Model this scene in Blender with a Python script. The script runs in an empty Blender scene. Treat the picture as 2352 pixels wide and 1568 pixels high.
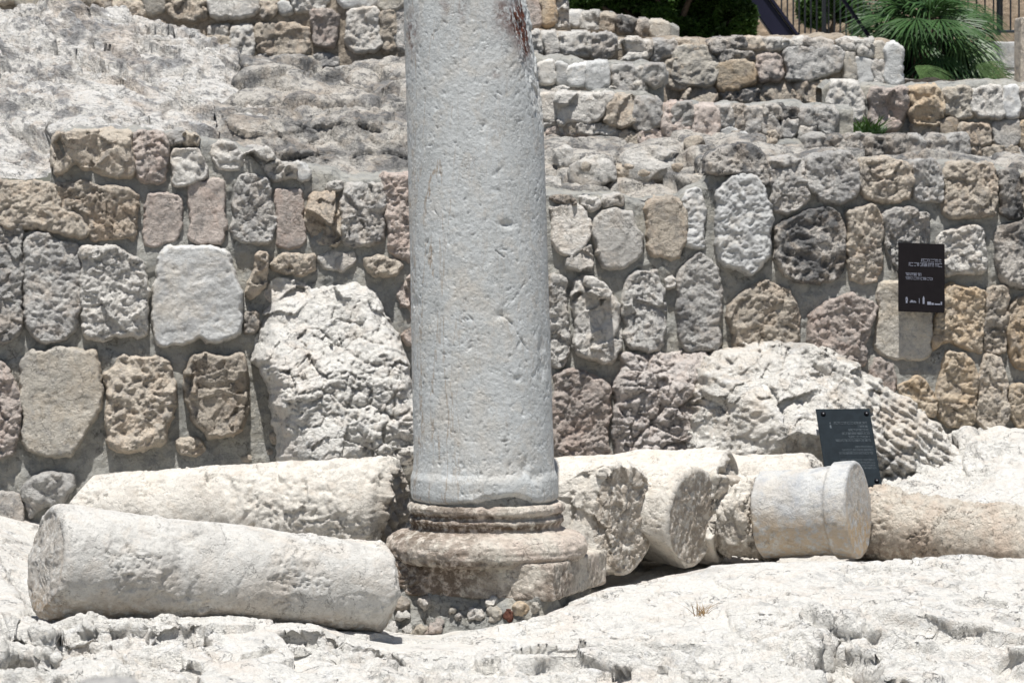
import bpy, math, random
import numpy as np
from mathutils import Vector

# ------------------------------------------------------------------ camera, world, sun, exposure
SC = bpy.context.scene
COL = SC.collection
PITCH = math.radians(2.5)
CAMP = np.array([0.0, -16.5, 1.94])
FL = 135.0
cam_d = bpy.data.cameras.new("camera")
cam = bpy.data.objects.new("camera", cam_d)
COL.objects.link(cam)
cam.location = CAMP
cam.rotation_euler = (math.pi / 2 - PITCH, 0, 0)
cam_d.lens = FL
cam_d.sensor_width = 36
cam_d.clip_start = 0.5
cam_d.clip_end = 2000
cam_d.dof.use_dof = True
cam_d.dof.focus_distance = 16.2
cam_d.dof.aperture_fstop = 9.0
SC.camera = cam

SUN = np.array([-0.045, -0.29, 0.955]); SUN = SUN / np.linalg.norm(SUN)
w = bpy.data.worlds.new("World"); SC.world = w; w.use_nodes = True
nt = w.node_tree
sky = nt.nodes.new("ShaderNodeTexSky"); sky.sky_type = 'NISHITA'; sky.sun_disc = False
sky.sun_elevation = math.asin(SUN[2]); sky.sun_rotation = math.atan2(SUN[0], SUN[1])
sky.air_density = 1.0; sky.dust_density = 1.0
bg = nt.nodes["Background"]; bg.inputs[1].default_value = 0.063
nt.links.new(sky.outputs[0], bg.inputs[0])
sl = bpy.data.lights.new("sun", 'SUN'); sl.energy = 4.9; sl.angle = math.radians(0.53); sl.color = (1, 0.985, 0.955)
so = bpy.data.objects.new("sun", sl); COL.objects.link(so)
so.rotation_euler = Vector(SUN).to_track_quat('Z', 'Y').to_euler()
SC.view_settings.view_transform = 'Standard'
SC.view_settings.look = 'None'
SC.view_settings.gamma = 1
SC.view_settings.use_curve_mapping = False
SC.view_settings.exposure = 0.33

# ------------------------------------------------------------------ pixel helpers (photo measurements to metres)
K = 36.0 / FL / 1024.0
cp, sp_ = math.cos(PITCH), math.sin(PITCH)
S_D = 1024.0 / 2352.0
CROP = {1: (0, 0), 2: (1350, 0), 3: (2696, 0), 4: (0, 900), 5: (1350, 900), 6: (2696, 900), 7: (0, 1800), 8: (1350, 1800), 9: (2696, 1800)}
def C(n, pts):
    ox, oy = CROP[n]
    return [((x / 1.68 + ox) / 4, (y / 1.68 + oy) / 4) + tuple(r) for x, y, *r in pts]
def D(pts):
    return [(x * S_D, y * S_D) + tuple(r) for x, y, *r in pts]
def ray(u, v):
    u = np.asarray(u, float); v = np.asarray(v, float)
    rx = (u - 512) * K; ry = -(v - 341) * K
    return np.stack([rx, cp + ry * sp_, -sp_ + ry * cp + 0 * rx], -1)
def at(u, v, y):
    d = ray(u, v)
    t = (np.asarray(y, float) - CAMP[1]) / d[..., 1]
    return CAMP + d * t[..., None]
def atD(x, y, dep): return at(x * S_D, y * S_D, dep)
def on_plane(u, v, pl):
    y0, b, c = pl
    d = ray(u, v)
    t = (y0 + b * CAMP[2] + c * CAMP[0] - CAMP[1]) / (d[..., 1] - b * d[..., 2] - c * d[..., 0])
    return CAMP + d * t[..., None]
def mpp(dep): return K * (16.5 + dep)       # metres per render pixel at that depth

# ------------------------------------------------------------------ noise in numpy
def _h(ix, iy, iz, s):
    h = (ix.astype(np.int64) * 374761393 + iy.astype(np.int64) * 668265263 + iz.astype(np.int64) * 2147483647 + s * 144665 ) & 0xffffffff
    h = ((h ^ (h >> 13)) * 1274126177) & 0xffffffff
    h = ((h ^ (h >> 16)) * 2246822519) & 0xffffffff
    return (h ^ (h >> 13)) & 0xffffffff
def _hf(ix, iy, iz, s): return _h(ix, iy, iz, s).astype(np.float32) / 4294967295.0
def noise(P, s=0):
    P = np.asarray(P, np.float32)
    i = np.floor(P).astype(np.int32); f = P - i
    u = f * f * f * (f * (f * 6 - 15) + 10)
    out = 0
    for dx in (0, 1):
        wx = u[:, 0] if dx else 1 - u[:, 0]
        for dy in (0, 1):
            wy = u[:, 1] if dy else 1 - u[:, 1]
            for dz in (0, 1):
                wz = u[:, 2] if dz else 1 - u[:, 2]
                h = _h(i[:, 0] + dx, i[:, 1] + dy, i[:, 2] + dz, s)
                gx = ((h & 1023).astype(np.float32) / 511.5 - 1); gy = (((h >> 10) & 1023).astype(np.float32) / 511.5 - 1); gz = (((h >> 20) & 1023).astype(np.float32) / 511.5 - 1)
                out = out + wx * wy * wz * (gx * (f[:, 0] - dx) + gy * (f[:, 1] - dy) + gz * (f[:, 2] - dz))
    return out * 1.5
def fbm(P, o=4, s=0, g=0.5, ridged=False):
    a = 1.0; t = 0; P = np.asarray(P, np.float32); n = 0
    for k in range(o):
        v = noise(P + 17.3 * k, s + k * 7)
        if ridged: v = 1 - 2 * np.abs(v)
        t = t + a * v; n += a; a *= g; P = P * 2.03
    return t / n
def worley(P, s=0):
    P = np.asarray(P, np.float32)
    i = np.floor(P).astype(np.int32)
    N = len(P)
    f1 = np.full(N, 9.0, np.float32); f2 = np.full(N, 9.0, np.float32); hid = np.zeros(N, np.int64); vec = np.zeros((N, 3), np.float32)
    for dx in (-1, 0, 1):
        for dy in (-1, 0, 1):
            for dz in (-1, 0, 1):
                c = i + np.array([dx, dy, dz], np.int32)
                h = _h(c[:, 0], c[:, 1], c[:, 2], s)
                q = c + np.stack([(h & 1023), (h >> 10) & 1023, (h >> 20) & 1023], -1).astype(np.float32) / 1023.0
                r = P - q
                d = np.sqrt((r * r).sum(1))
                m = d < f1
                f2 = np.where(m, f1, np.minimum(f2, d))
                f1 = np.where(m, d, f1)
                hid = np.where(m, h, hid); vec[m] = r[m]
    h2 = _h(hid, hid * 3, hid * 7, s + 5)
    g = np.stack([(h2 & 1023), (h2 >> 10) & 1023, (h2 >> 20) & 1023], -1).astype(np.float32) / 511.5 - 1
    return f1, f2, (g * vec).sum(1), ((h2 >> 5) & 1023).astype(np.float32) / 1023.0
def sstep(a, b, x):
    t = np.clip((x - a) / (b - a), 0, 1); return t * t * (3 - 2 * t)

def rock(P, kind, s=0):
    """surface relief in metres for rock of that kind"""
    P = np.asarray(P, np.float32)
    wv = np.stack([fbm(P * 5, 2, s + 50), fbm(P * 5, 2, s + 60), fbm(P * 5, 2, s + 70)], -1)
    Q = P + wv * 0.05
    if kind == 'bedrock':
        m = sstep(-.22, .22, fbm(P * 1.5, 3, s + 31))
        f1, f2, fc, cr = worley(Q * np.array([3.2, 3.2, 6]), s)
        a = fc * 0.07 + (cr - .5) * 0.028 - 0.03 * m * np.exp(-((f2 - f1) / .05)) + .02 * m * (cr - .5)
        f1, f2, fc, cr = worley(Q * 11 + 3, s + 1)
        a += (fc * 0.028 + (cr - .5) * .016 - 0.012 * np.exp(-((f2 - f1) / .08))) * (.12 + m)
        f1, f2, fc, cr = worley(Q * 30 + 3, s + 7)
        a += fc * .010 * (.1 + m)
        a += fbm(P * 2.0, 3, s + 2) * .10 + fbm(Q * 6, 3, s + 12) * .02 + fbm(Q * 22, 4, s + 3, .66) * .022 * (.22 + m)
        return a
    if kind == 'ledge':
        k = sstep(2.95, 3.1, P[:, 1])
        return rock(P, 'strata', s) * k + rock(P, 'bedrock', s) * .7 * (1 - k)
    if kind == 'strata':
        f1, f2, fc, cr = worley(Q * np.array([4, 4, 13]), s)
        a = fc * 0.05 + (cr - .5) * 0.09 - 0.05 * np.exp(-((f2 - f1) / .12))
        a += fbm(P * 2.0, 3, s + 2) * .06 + fbm(Q * 20, 4, s + 3, .6) * .02
        return a
    if kind == 'worn':
        a = fbm(P * 1.6, 3, s + 2) * .09 + fbm(Q * 6, 3, s + 4) * .03
        f1, f2, fc, cr = worley(Q * np.array([5, 5, 8]), s)
        m = sstep(-.15, .3, fbm(P * 1.1, 2, s + 9))
        a += m * (fc * .04 + (cr - .5) * .02 - .018 * np.exp(-((f2 - f1) / .08)))
        f1, f2, fc, cr = worley(Q * 17, s + 1)
        a += (.35 + m) * (fc * .013) + fbm(Q * 25, 4, s + 3, .6) * .011 * (.5 + m)
        return a
    if kind == 'crumb':     # knobbly, cauliflower
        f1, f2, fc, cr = worley(Q * 16, s)
        a = -(f1 - .5) * .035 + (cr - .5) * .012
        f1, f2, fc, cr = worley(Q * 38, s + 1)
        a += -(f1 - .5) * .013 + fbm(P * 4, 3, s + 2) * .04
        return a
    if kind == 'block':     # fractured blocky limestone
        f1, f2, fc, cr = worley(Q * np.array([6, 6, 7]), s)
        a = fc * 0.055 + (cr - .5) * 0.04 - 0.035 * np.exp(-((f2 - f1) / .08))
        f1, f2, fc, cr = worley(Q * 20, s + 1)
        a += -(f1 - .5) * .02 + fc * .01 + fbm(P * 3, 3, s + 2) * .05 + fbm(Q * 30, 3, s + 8) * .006
        return a
    if kind == 'outcrop':
        m = sstep(-.2, .3, fbm(P * 2.2, 2, s + 9))
        f1, f2, fc, cr = worley(Q * np.array([7, 7, 9]), s)
        a = fc * .05 + (cr - .5) * .02 - .02 * m * np.exp(-((f2 - f1) / .06))
        f1, f2, fc, cr = worley(Q * 19, s + 1)
        a += (fc * .016 + (cr - .5) * .010 - .010 * np.exp(-((f2 - f1) / .09))) * (.35 + .9 * m)
        f1, f2, fc, cr = worley(Q * 44, s + 4)
        a += (fc * .006 - (f1 - .5) * .006) * (.4 + m)
        return a + fbm(P * 3, 3, s + 2) * .08 + fbm(Q * 22, 5, s + 8, .66) * .020
    if kind == 'bould':
        m = sstep(-.25, .25, fbm(P * 2.6, 3, s + 41)); m2 = sstep(-.2, .25, fbm(P * 1.9, 3, s + 43))
        f1, f2, fc, cr = worley(Q * np.array([5, 5, 6.5]), s)
        a = fc * .075 + (cr - .5) * .04
        f1, f2, fc, cr = worley(Q * 13, s + 1)
        a += (fc * .03 + (cr - .5) * .016 - .014 * np.exp(-((f2 - f1) / .08))) * (.2 + m)
        f1, f2, fc, cr = worley(Q * 30, s + 4)
        a += (-(f1 - .5) * .016 + fc * .006) * (.15 + m2)
        return a + fbm(P * 3, 3, s + 2) * .06 + fbm(Q * 20, 5, s + 8, .68) * .03 * (.4 + m2)
    if kind == 'worncol':
        m = sstep(-.1, .25, fbm(P * 3.2, 3, s + 41)); gm = sstep(0, .15, fbm(P * 2.2, 2, s + 47))
        n = fbm(P * np.array([3.0, 4, 5.5]), 5, s + 44, .55)
        f1, f2, fc, cr = worley(Q * 34, s + 1)
        a = -.009 * np.exp(-(f1 / .28) ** 2) * (.15 + m) * (cr > .35) - .010 * np.exp(-(n / .012) ** 2) * gm
        f1, f2, fc, cr = worley(Q * 9, s + 2)
        return a + fc * .012 * (.3 + m) + fbm(P * 2.5, 3, s) * .022 + fbm(Q * 26, 4, s + 8, .68) * .012 * (.35 + m)
    if kind == 'rough':
        f1, f2, fc, cr = worley(Q * 10, s)
        a = fc * .022 + (cr - .5) * .008
        f1, f2, fc, cr = worley(Q * 28, s + 1)
        a += fc * .010 - (f1 - .5) * .009 + fbm(Q * 24, 5, s + 3, .68) * .022 + fbm(P * 5, 2, s) * .014
        f1, f2, fc, cr = worley(Q * 55, s + 6)
        return a + fc * .004
    if kind == 'pitted':
        r = fbm(Q * 14, 4, s + 3, .55)
        f1, f2, fc, cr = worley(Q * 30, s + 1)
        a = r * .028 - .010 * np.exp(-(f1 / .3) ** 2) + fbm(P * 5, 2, s) * .012 + fbm(Q * 34, 3, s + 9, .7) * .014
        f1, f2, fc, cr = worley(Q * 60, s + 6)
        return a + fc * .003
    if kind == 'sponge':
        r = fbm(Q * 11, 4, s + 3, .6)
        f1, f2, fc, cr = worley(Q * 17, s + 1)
        return r * .055 - .028 * np.exp(-(f1 / .33) ** 2) + fbm(Q * 34, 3, s + 9, .7) * .016
    if kind == 'facet':
        f1, f2, fc, cr = worley(Q * 6.5, s)
        a = fc * .07 + (cr - .5) * .035
        f1, f2, fc, cr = worley(Q * 16, s + 1)
        a += fc * .018 + fbm(Q * 26, 5, s + 3, .65) * .012
        return a
    if kind == 'smooth':
        f1, f2, fc, cr = worley(Q * 14, s)
        return fbm(P * 4, 3, s) * .018 + fbm(Q * 24, 5, s + 3, .65) * .008 - .007 * np.exp(-(f1 / .2) ** 2) * (cr > .6)
    if kind == 'mortar':
        f1, f2, fc, cr = worley(Q * 9, s)
        return fbm(P * 4, 3, s) * .028 + fbm(Q * 18, 4, s + 3, .55) * .014 + fc * .008
    return fbm(Q * 10, 4, s) * .02

# ------------------------------------------------------------------ mesh helpers
def set_props(o, label=None, cat=None, group=None, kind=None):
    if label and kind is None: kind = 'thing'
    if label: o['label'] = label
    if cat: o['category'] = cat
    if group: o['group'] = group
    if kind: o['kind'] = kind
    return o
def mesh_obj(name, V, quads, mat, parent=None, ngons=(), smooth=True, attrs=None, tris=None, base=None):
    me = bpy.data.meshes.new(name)
    V = np.asarray(V, np.float64).reshape(-1, 3)
    loc = np.zeros(3)
    if parent is not None: loc = np.array(parent.matrix_basis.translation)
    elif base is not None: loc = np.asarray(base, float)
    V = V - loc
    quads = np.asarray(quads, np.int32).reshape(-1, 4) if quads is not None and len(quads) else np.zeros((0, 4), np.int32)
    lo = [quads.ravel()]; st = [np.arange(len(quads)) * 4]; n = len(quads) * 4; tot = [np.full(len(quads), 4)]
    if tris is not None and len(tris):
        tris = np.asarray(tris, np.int32); lo.append(tris.ravel()); st.append(n + np.arange(len(tris)) * 3); tot.append(np.full(len(tris), 3)); n += len(tris) * 3
    for g in ngons:
        lo.append(np.asarray(g, np.int32)); st.append(np.array([n])); tot.append(np.array([len(g)])); n += len(g)
    lo = np.concatenate(lo).astype(np.int32); st = np.concatenate(st).astype(np.int32); tot = np.concatenate(tot).astype(np.int32)
    me.vertices.add(len(V)); me.vertices.foreach_set("co", V.astype(np.float32).ravel())
    me.loops.add(len(lo)); me.loops.foreach_set("vertex_index", lo)
    me.polygons.add(len(st)); me.polygons.foreach_set("loop_start", st); me.polygons.foreach_set("loop_total", tot)
    me.polygons.foreach_set("use_smooth", np.full(len(st), smooth))
    if attrs:
        for k, v in attrs.items():
            a = me.attributes.new(k, 'FLOAT', 'POINT'); a.data.foreach_set("value", np.asarray(v, np.float32).ravel())
    me.update(calc_edges=True); me.validate()
    if mat: me.materials.append(mat)
    o = bpy.data.objects.new(name, me); COL.objects.link(o)
    o.location = loc if parent is None else (0, 0, 0)
    if parent is not None: o.parent = parent
    return o
def empty(name, loc, label, cat, group=None):
    o = bpy.data.objects.new(name, None); COL.objects.link(o); o.location = [float(a) for a in loc]; o.empty_display_size = .1
    return set_props(o, label, cat, group)
def grid_faces(nv, nu, wrap=False, off=0):
    j = np.arange(nv - 1)[:, None]; i = np.arange(nu if wrap else nu - 1)[None, :]
    i2 = (i + 1) % nu
    return np.stack([j * nu + i, j * nu + i2, (j + 1) * nu + i2, (j + 1) * nu + i], -1).reshape(-1, 4) + off
def grid_normals(P, wrap=False):
    if wrap: du = np.roll(P, -1, 1) - np.roll(P, 1, 1)
    else: du = np.gradient(P, axis=1)
    dv = np.gradient(P, axis=0)
    n = np.cross(du, dv); l = np.linalg.norm(n, axis=-1, keepdims=True)
    return n / np.maximum(l, 1e-9)
def smooth2(P, it):
    for _ in range(it):
        Q = P.copy()
        Q[1:-1] = (P[:-2] + 2 * P[1:-1] + P[2:]) / 4
        P = Q.copy()
        P[:, 1:-1] = (Q[:, :-2] + 2 * Q[:, 1:-1] + Q[:, 2:]) / 4
    return P
def loft(name, rows, u0, u1, mat, kind, seed, step=2.0, vstep=2.0, amp=1.0, parent=None, base=None, sm=6, ampf=None, extra=None, attrs=None, slant=0.0):
    """surface through rows of (u, v, depth); relief pushed out along its normal towards the viewer's side"""
    nu = int((u1 - u0) / step) + 1
    U = np.linspace(u0, u1, nu)
    R = []
    for r in rows:
        r = sorted(r)
        R.append(at(U, np.interp(U, [p[0] for p in r], [p[1] for p in r]), np.interp(U, [p[0] for p in r], [p[2] for p in r])))
    R = np.array(R)
    out = []
    for a in range(len(R) - 1):
        L = np.linalg.norm(R[a + 1] - R[a], axis=-1).mean()
        n = max(2, int(L / (mpp(1.5) * vstep)))
        for t in np.arange(n) / n: out.append(R[a] * (1 - t) + R[a + 1] * t)
    out.append(R[-1])
    P = smooth2(np.array(out), sm)
    N = grid_normals(P)
    if (N[..., 1] - N[..., 2]).mean() > 0: N = -N
    if extra is not None:
        P = P + N * extra(P.reshape(-1, 3)).reshape(N.shape[:2])[..., None]
        P = smooth2(P, 1)
        N = grid_normals(P)
        if (N[..., 1] - N[..., 2]).mean() > 0: N = -N
    F = P.reshape(-1, 3); NN = N.reshape(-1, 3)
    FR = F
    if slant:
        c_, s_ = math.cos(slant), math.sin(slant)
        FR = np.stack([(F[:, 0] * c_ + F[:, 2] * s_) * .65, F[:, 1], (-F[:, 0] * s_ + F[:, 2] * c_) * 1.6], -1)
    h = rock(FR, kind, seed) * amp
    if ampf is not None: h = h * ampf(F)
    V = F + NN * h[:, None]
    f = grid_faces(*P.shape[:2])
    return mesh_obj(name, V, f, mat, parent, base=base, attrs=attrs(F) if attrs else None)

# ------------------------------------------------------------------ materials
def _n(nt, t, **kw):
    n = nt.nodes.new(t)
    for k, v in kw.items():
        if k.startswith('i_'):
            n.inputs[k[2:].replace('_', ' ')].default_value = v
        else: setattr(n, k, v)
    return n
def mix(nt, fac, a, b, blend='MIX'):
    m = nt.nodes.new('ShaderNodeMix'); m.data_type = 'RGBA'; m.blend_type = blend
    for i, x in ((0, fac), (6, a), (7, b)):
        if hasattr(x, 'links') or isinstance(x, bpy.types.NodeSocket): nt.links.new(x, m.inputs[i])
        else: m.inputs[i].default_value = x if i == 0 else (tuple(x) + (1,))[:4]
    return m.outputs[2]
def ramp(nt, src, lo, hi, a=0.0, b=1.0):
    m = nt.nodes.new('ShaderNodeMapRange'); m.clamp = True; m.interpolation_type = 'SMOOTHSTEP'
    nt.links.new(src, m.inputs[0])
    m.inputs[1].default_value = lo; m.inputs[2].default_value = hi; m.inputs[3].default_value = a; m.inputs[4].default_value = b
    return m.outputs[0]
def mathn(nt, op, a, b=0.0):
    m = nt.nodes.new('ShaderNodeMath'); m.operation = op
    for i, x in ((0, a), (1, b)):
        if isinstance(x, bpy.types.NodeSocket): nt.links.new(x, m.inputs[i])
        else: m.inputs[i].default_value = x
    return m.outputs[0]
def noise_n(nt, vec, scale, detail=6, rough=.55, dist=0.0):
    n = nt.nodes.new('ShaderNodeTexNoise'); n.inputs['Scale'].default_value = scale; n.inputs['Detail'].default_value = detail
    n.inputs['Roughness'].default_value = rough; n.inputs['Distortion'].default_value = dist
    nt.links.new(vec, n.inputs['Vector']); return n.outputs['Fac']
def vor(nt, vec, scale, feature='F1', out='Distance'):
    n = nt.nodes.new('ShaderNodeTexVoronoi'); n.feature = feature; n.inputs['Scale'].default_value = scale
    nt.links.new(vec, n.inputs['Vector']); return n.outputs[out]
MATS = {}
def stone_mat(name, base, dark, warm, dk=(.52, .68), wm=(.5, .7), dmix=.8, wmix=.7, bump=1.0, speck=.5, pits=.5, sc=1.0, vary=.12,
              veins=None, stain_shade=None, stretch=None, rough=.92, fine=1.0, cracks=.0, grit=.25, slant=0.0, lines=.5, lsc=1.0, patch=False):
    m = bpy.data.materials.new(name); m.use_nodes = True; nt = m.node_tree
    b = nt.nodes['Principled BSDF']; b.inputs['Roughness'].default_value = rough; b.inputs['Specular IOR Level'].default_value = .25
    g = nt.nodes.new('ShaderNodeNewGeometry'); pos = g.outputs['Position']
    oi = nt.nodes.new('ShaderNodeObjectInfo')
    off = nt.nodes.new('ShaderNodeVectorMath'); off.operation = 'ADD'; nt.links.new(pos, off.inputs[0])
    sc3 = nt.nodes.new('ShaderNodeVectorMath'); sc3.operation = 'SCALE'; sc3.inputs[0].default_value = (7, 3, 5); nt.links.new(oi.outputs['Random'], sc3.inputs['Scale'])
    nt.links.new(sc3.outputs[0], off.inputs[1]); pos = off.outputs[0]
    if slant:
        vr = nt.nodes.new('ShaderNodeVectorRotate'); vr.rotation_type = 'Y_AXIS'; vr.inputs['Angle'].default_value = slant; nt.links.new(pos, vr.inputs['Vector']); rpos = vr.outputs[0]
    else: rpos = pos
    if stretch:
        vm = nt.nodes.new('ShaderNodeVectorMath'); vm.operation = 'MULTIPLY'; nt.links.new(rpos, vm.inputs[0]); vm.inputs[1].default_value = stretch; spos = vm.outputs[0]
    else: spos = pos
    n1 = noise_n(nt, spos, 4.5 * sc, 8, .62, .4)
    n2 = noise_n(nt, pos, 2.6 * sc, 5, .6, .8)
    n3 = noise_n(nt, pos, 38 * sc, 6, .7)
    n4 = noise_n(nt, pos, 150 * sc, 3, .7)
    c = mix(nt, mathn(nt, 'MULTIPLY', ramp(nt, n1, *dk), dmix), base, dark)
    c = mix(nt, mathn(nt, 'MULTIPLY', ramp(nt, n2, *wm), wmix), c, warm)
    n5 = noise_n(nt, spos, 15 * sc, 6, .65, .5)
    pm = ramp(nt, noise_n(nt, spos, 1.7, 4, .6), .44, .6) if patch else 1.0
    c = mix(nt, mathn(nt, 'MULTIPLY', ramp(nt, n5, .52, .62), mathn(nt, 'MULTIPLY', pm, dmix * .85)), c, dark)
    c = mix(nt, mathn(nt, 'MULTIPLY', ramp(nt, n5, .46, .34), .35), c, tuple(min(.85, x * 1.3) for x in base))
    n6 = noise_n(nt, pos, 11 * sc, 5, .6, .7)
    c = mix(nt, mathn(nt, 'MULTIPLY', ramp(nt, n6, .5, .64), wmix * .6), c, warm)
    # lichen and dirt specks
    c = mix(nt, mathn(nt, 'MULTIPLY', ramp(nt, n3, .54, .66), mathn(nt, 'MULTIPLY', pm, speck)), c, tuple(x * .45 for x in dark))
    c = mix(nt, mathn(nt, 'MULTIPLY', ramp(nt, n4, .5, .78), grit), c, tuple(x * .35 for x in dark))
    v0 = vor(nt, pos, 55 * sc)
    c = mix(nt, mathn(nt, 'MULTIPLY', ramp(nt, v0, .34, .12), speck * .35), c, tuple(x * .5 for x in dark))
    # thin dark cracks that cut the surface as well
    lnz = nt.nodes.new('ShaderNodeTexNoise'); lnz.inputs['Scale'].default_value = 5.5 * lsc; lnz.inputs['Detail'].default_value = 9; lnz.inputs['Roughness'].default_value = .62
    nt.links.new(spos, lnz.inputs['Vector'])
    ld = mathn(nt, 'ABSOLUTE', mathn(nt, 'SUBTRACT', lnz.outputs['Fac'], .5))
    lf = mathn(nt, 'MULTIPLY', ramp(nt, ld, .006, .0), ramp(nt, noise_n(nt, pos, 6.0, 3, .6), .47, .56))
    c = mix(nt, mathn(nt, 'MULTIPLY', lf, lines), c, tuple(x * .3 for x in dark))
    if veins:
        vcol, vsc, vst, vlo = veins
        vm = nt.nodes.new('ShaderNodeVectorMath'); vm.operation = 'MULTIPLY'; nt.links.new(pos, vm.inputs[0]); vm.inputs[1].default_value = vst
        vn = noise_n(nt, vm.outputs[0], vsc, 5, .6, .6)
        d = mathn(nt, 'ABSOLUTE', mathn(nt, 'SUBTRACT', vn, .5))
        f = ramp(nt, d, vlo, 0.0)
        f = mathn(nt, 'MULTIPLY', f, ramp(nt, noise_n(nt, pos, 7.1, 4), .38, .5))
        at_ = nt.nodes.new('ShaderNodeAttribute'); at_.attribute_name = 'vein'
        f = mathn(nt, 'MULTIPLY', f, mathn(nt, 'MULTIPLY', at_.outputs['Fac'], .6))
        c = mix(nt, f, c, vcol)
    if stain_shade:
        at_ = nt.nodes.new('ShaderNodeAttribute'); at_.attribute_name = 'stain_shade'
        f = mathn(nt, 'MULTIPLY', at_.outputs['Fac'], ramp(nt, noise_n(nt, pos, 30, 5, .65), .36, .56))
        c = mix(nt, f, c, stain_shade)
    # value variation from one object to the next
    hs = nt.nodes.new('ShaderNodeHueSaturation'); nt.links.new(c, hs.inputs['Color'])
    nt.links.new(ramp(nt, oi.outputs['Random'], 0, 1, 1 - vary, 1 + vary), hs.inputs['Value'])
    nt.links.new(hs.outputs[0], b.inputs['Base Color'])
    # relief finer than the mesh
    bn1 = noise_n(nt, spos, 45 * sc * fine, 8, .68, .3)
    bn2 = noise_n(nt, spos, 170 * sc * fine, 4, .65)
    bv = ramp(nt, vor(nt, pos, 42 * sc * fine), .32, .0, 0, 1)
    msk = ramp(nt, noise_n(nt, pos, 9 * sc, 2), .45, .6)
    hsum = mathn(nt, 'ADD', mathn(nt, 'MULTIPLY', bn1, .022 / sc), mathn(nt, 'MULTIPLY', bn2, .006 / sc))
    hsum = mathn(nt, 'SUBTRACT', hsum, mathn(nt, 'MULTIPLY', mathn(nt, 'MULTIPLY', bv, msk), .006 * pits))
    hsum = mathn(nt, 'SUBTRACT', hsum, mathn(nt, 'MULTIPLY', lf, .006))
    if cracks:
        wn = nt.nodes.new('ShaderNodeTexNoise'); wn.inputs['Scale'].default_value = 9; nt.links.new(pos, wn.inputs['Vector'])
        wm2 = nt.nodes.new('ShaderNodeVectorMath'); wm2.operation = 'SCALE'; wm2.inputs['Scale'].default_value = .07; nt.links.new(wn.outputs['Color'], wm2.inputs[0])
        wa = nt.nodes.new('ShaderNodeVectorMath'); nt.links.new(pos, wa.inputs[0]); nt.links.new(wm2.outputs[0], wa.inputs[1])
        cr = ramp(nt, vor(nt, wa.outputs[0], 9, 'DISTANCE_TO_EDGE'), .02, .0)
        cr = mathn(nt, 'MULTIPLY', cr, ramp(nt, noise_n(nt, pos, 4, 3), .54, .66))
        hsum = mathn(nt, 'SUBTRACT', hsum, mathn(nt, 'MULTIPLY', cr, .006 * cracks))
    bp = nt.nodes.new('ShaderNodeBump'); bp.inputs['Strength'].default_value = min(1.0, bump); bp.inputs['Distance'].default_value = max(1.0, bump)
    nt.links.new(hsum, bp.inputs['Height']); nt.links.new(bp.outputs[0], b.inputs['Normal'])
    MATS[name] = m
    return m
def plain_mat(name, col, rough=.6, metal=0.0, noise_amt=.25, scale=30, transl=0.0, bump=0.0, spec=.3):
    m = bpy.data.materials.new(name); m.use_nodes = True; nt = m.node_tree
    b = nt.nodes['Principled BSDF']; b.inputs['Roughness'].default_value = rough; b.inputs['Metallic'].default_value = metal; b.inputs['Specular IOR Level'].default_value = spec
    g = nt.nodes.new('ShaderNodeNewGeometry')
    n = noise_n(nt, g.outputs['Position'], scale, 5, .6)
    c = mix(nt, ramp(nt, n, .3, .7), tuple(x * (1 - noise_amt) for x in col), tuple(x * (1 + noise_amt) for x in col))
    nt.links.new(c, b.inputs['Base Color'])
    if bump:
        bp = nt.nodes.new('ShaderNodeBump'); bp.inputs['Strength'].default_value = 1; bp.inputs['Distance'].default_value = bump
        nt.links.new(n, bp.inputs['Height']); nt.links.new(bp.outputs[0], b.inputs['Normal'])
    if transl:
        t = nt.nodes.new('ShaderNodeBsdfTranslucent'); nt.links.new(c, t.inputs[0])
        ms = nt.nodes.new('ShaderNodeMixShader'); ms.inputs[0].default_value = transl
        nt.links.new(b.outputs[0], ms.inputs[1]); nt.links.new(t.outputs[0], ms.inputs[2])
        nt.links.new(ms.outputs[0], nt.nodes['Material Output'].inputs['Surface'])
    MATS[name] = m; return m

WHITE = (.76, .72, .65); GREY = (.40, .39, .37); BEIGE = (.50, .42, .33); PINK = (.55, .45, .39); OCH = (.56, .42, .26)
M_bed = stone_mat('bedrock_white', (.80, .77, .71), (.32, .315, .305), (.74, .64, .54), patch=True, lines=.5, lsc=.7, dk=(.56, .68), dmix=.45, wm=(.52, .7), wmix=.5, bump=1.3, speck=.4, pits=.5, vary=0, cracks=1, grit=.25)
M_bedl = stone_mat('bedrock_weathered', (.74, .71, .66), (.20, .20, .205), (.64, .53, .43), dk=(.51, .61), dmix=.75, slant=math.radians(-24), stretch=(.8, 1, 1.35), lines=.6, wm=(.52, .68), wmix=.5, bump=1.5, speck=.6, pits=.8, vary=0, cracks=1)
M_strata = stone_mat('strata_rock', (.60, .56, .50), (.17, .17, .17), (.50, .42, .34), dk=(.44, .6), dmix=.85, bump=1.5, speck=.6, vary=0, cracks=1)
M_drum = stone_mat('column_limestone', (.63, .59, .525), (.40, .36, .31), (.62, .53, .43), dk=(.52, .70), dmix=.5, wm=(.5, .66), wmix=.5, bump=.6, speck=.35, pits=1.3, vary=.03, stain_shade=(.34, .29, .235), cracks=.5, grit=.3, lines=.6)
M_shaft = stone_mat('shaft_marble', (.50, .51, .50), (.42, .425, .41), (.54, .49, .42), dk=(.45, .7), dmix=.6, wm=(.5, .72), wmix=.5, bump=.32, speck=.35, grit=.35, pits=1.8, vary=0, lines=.7, lsc=1.2,
                    veins=((.26, .17, .09), 9, (1, 1, .11), .016), stain_shade=(.10, .035, .02), rough=.6, cracks=.7)
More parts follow.
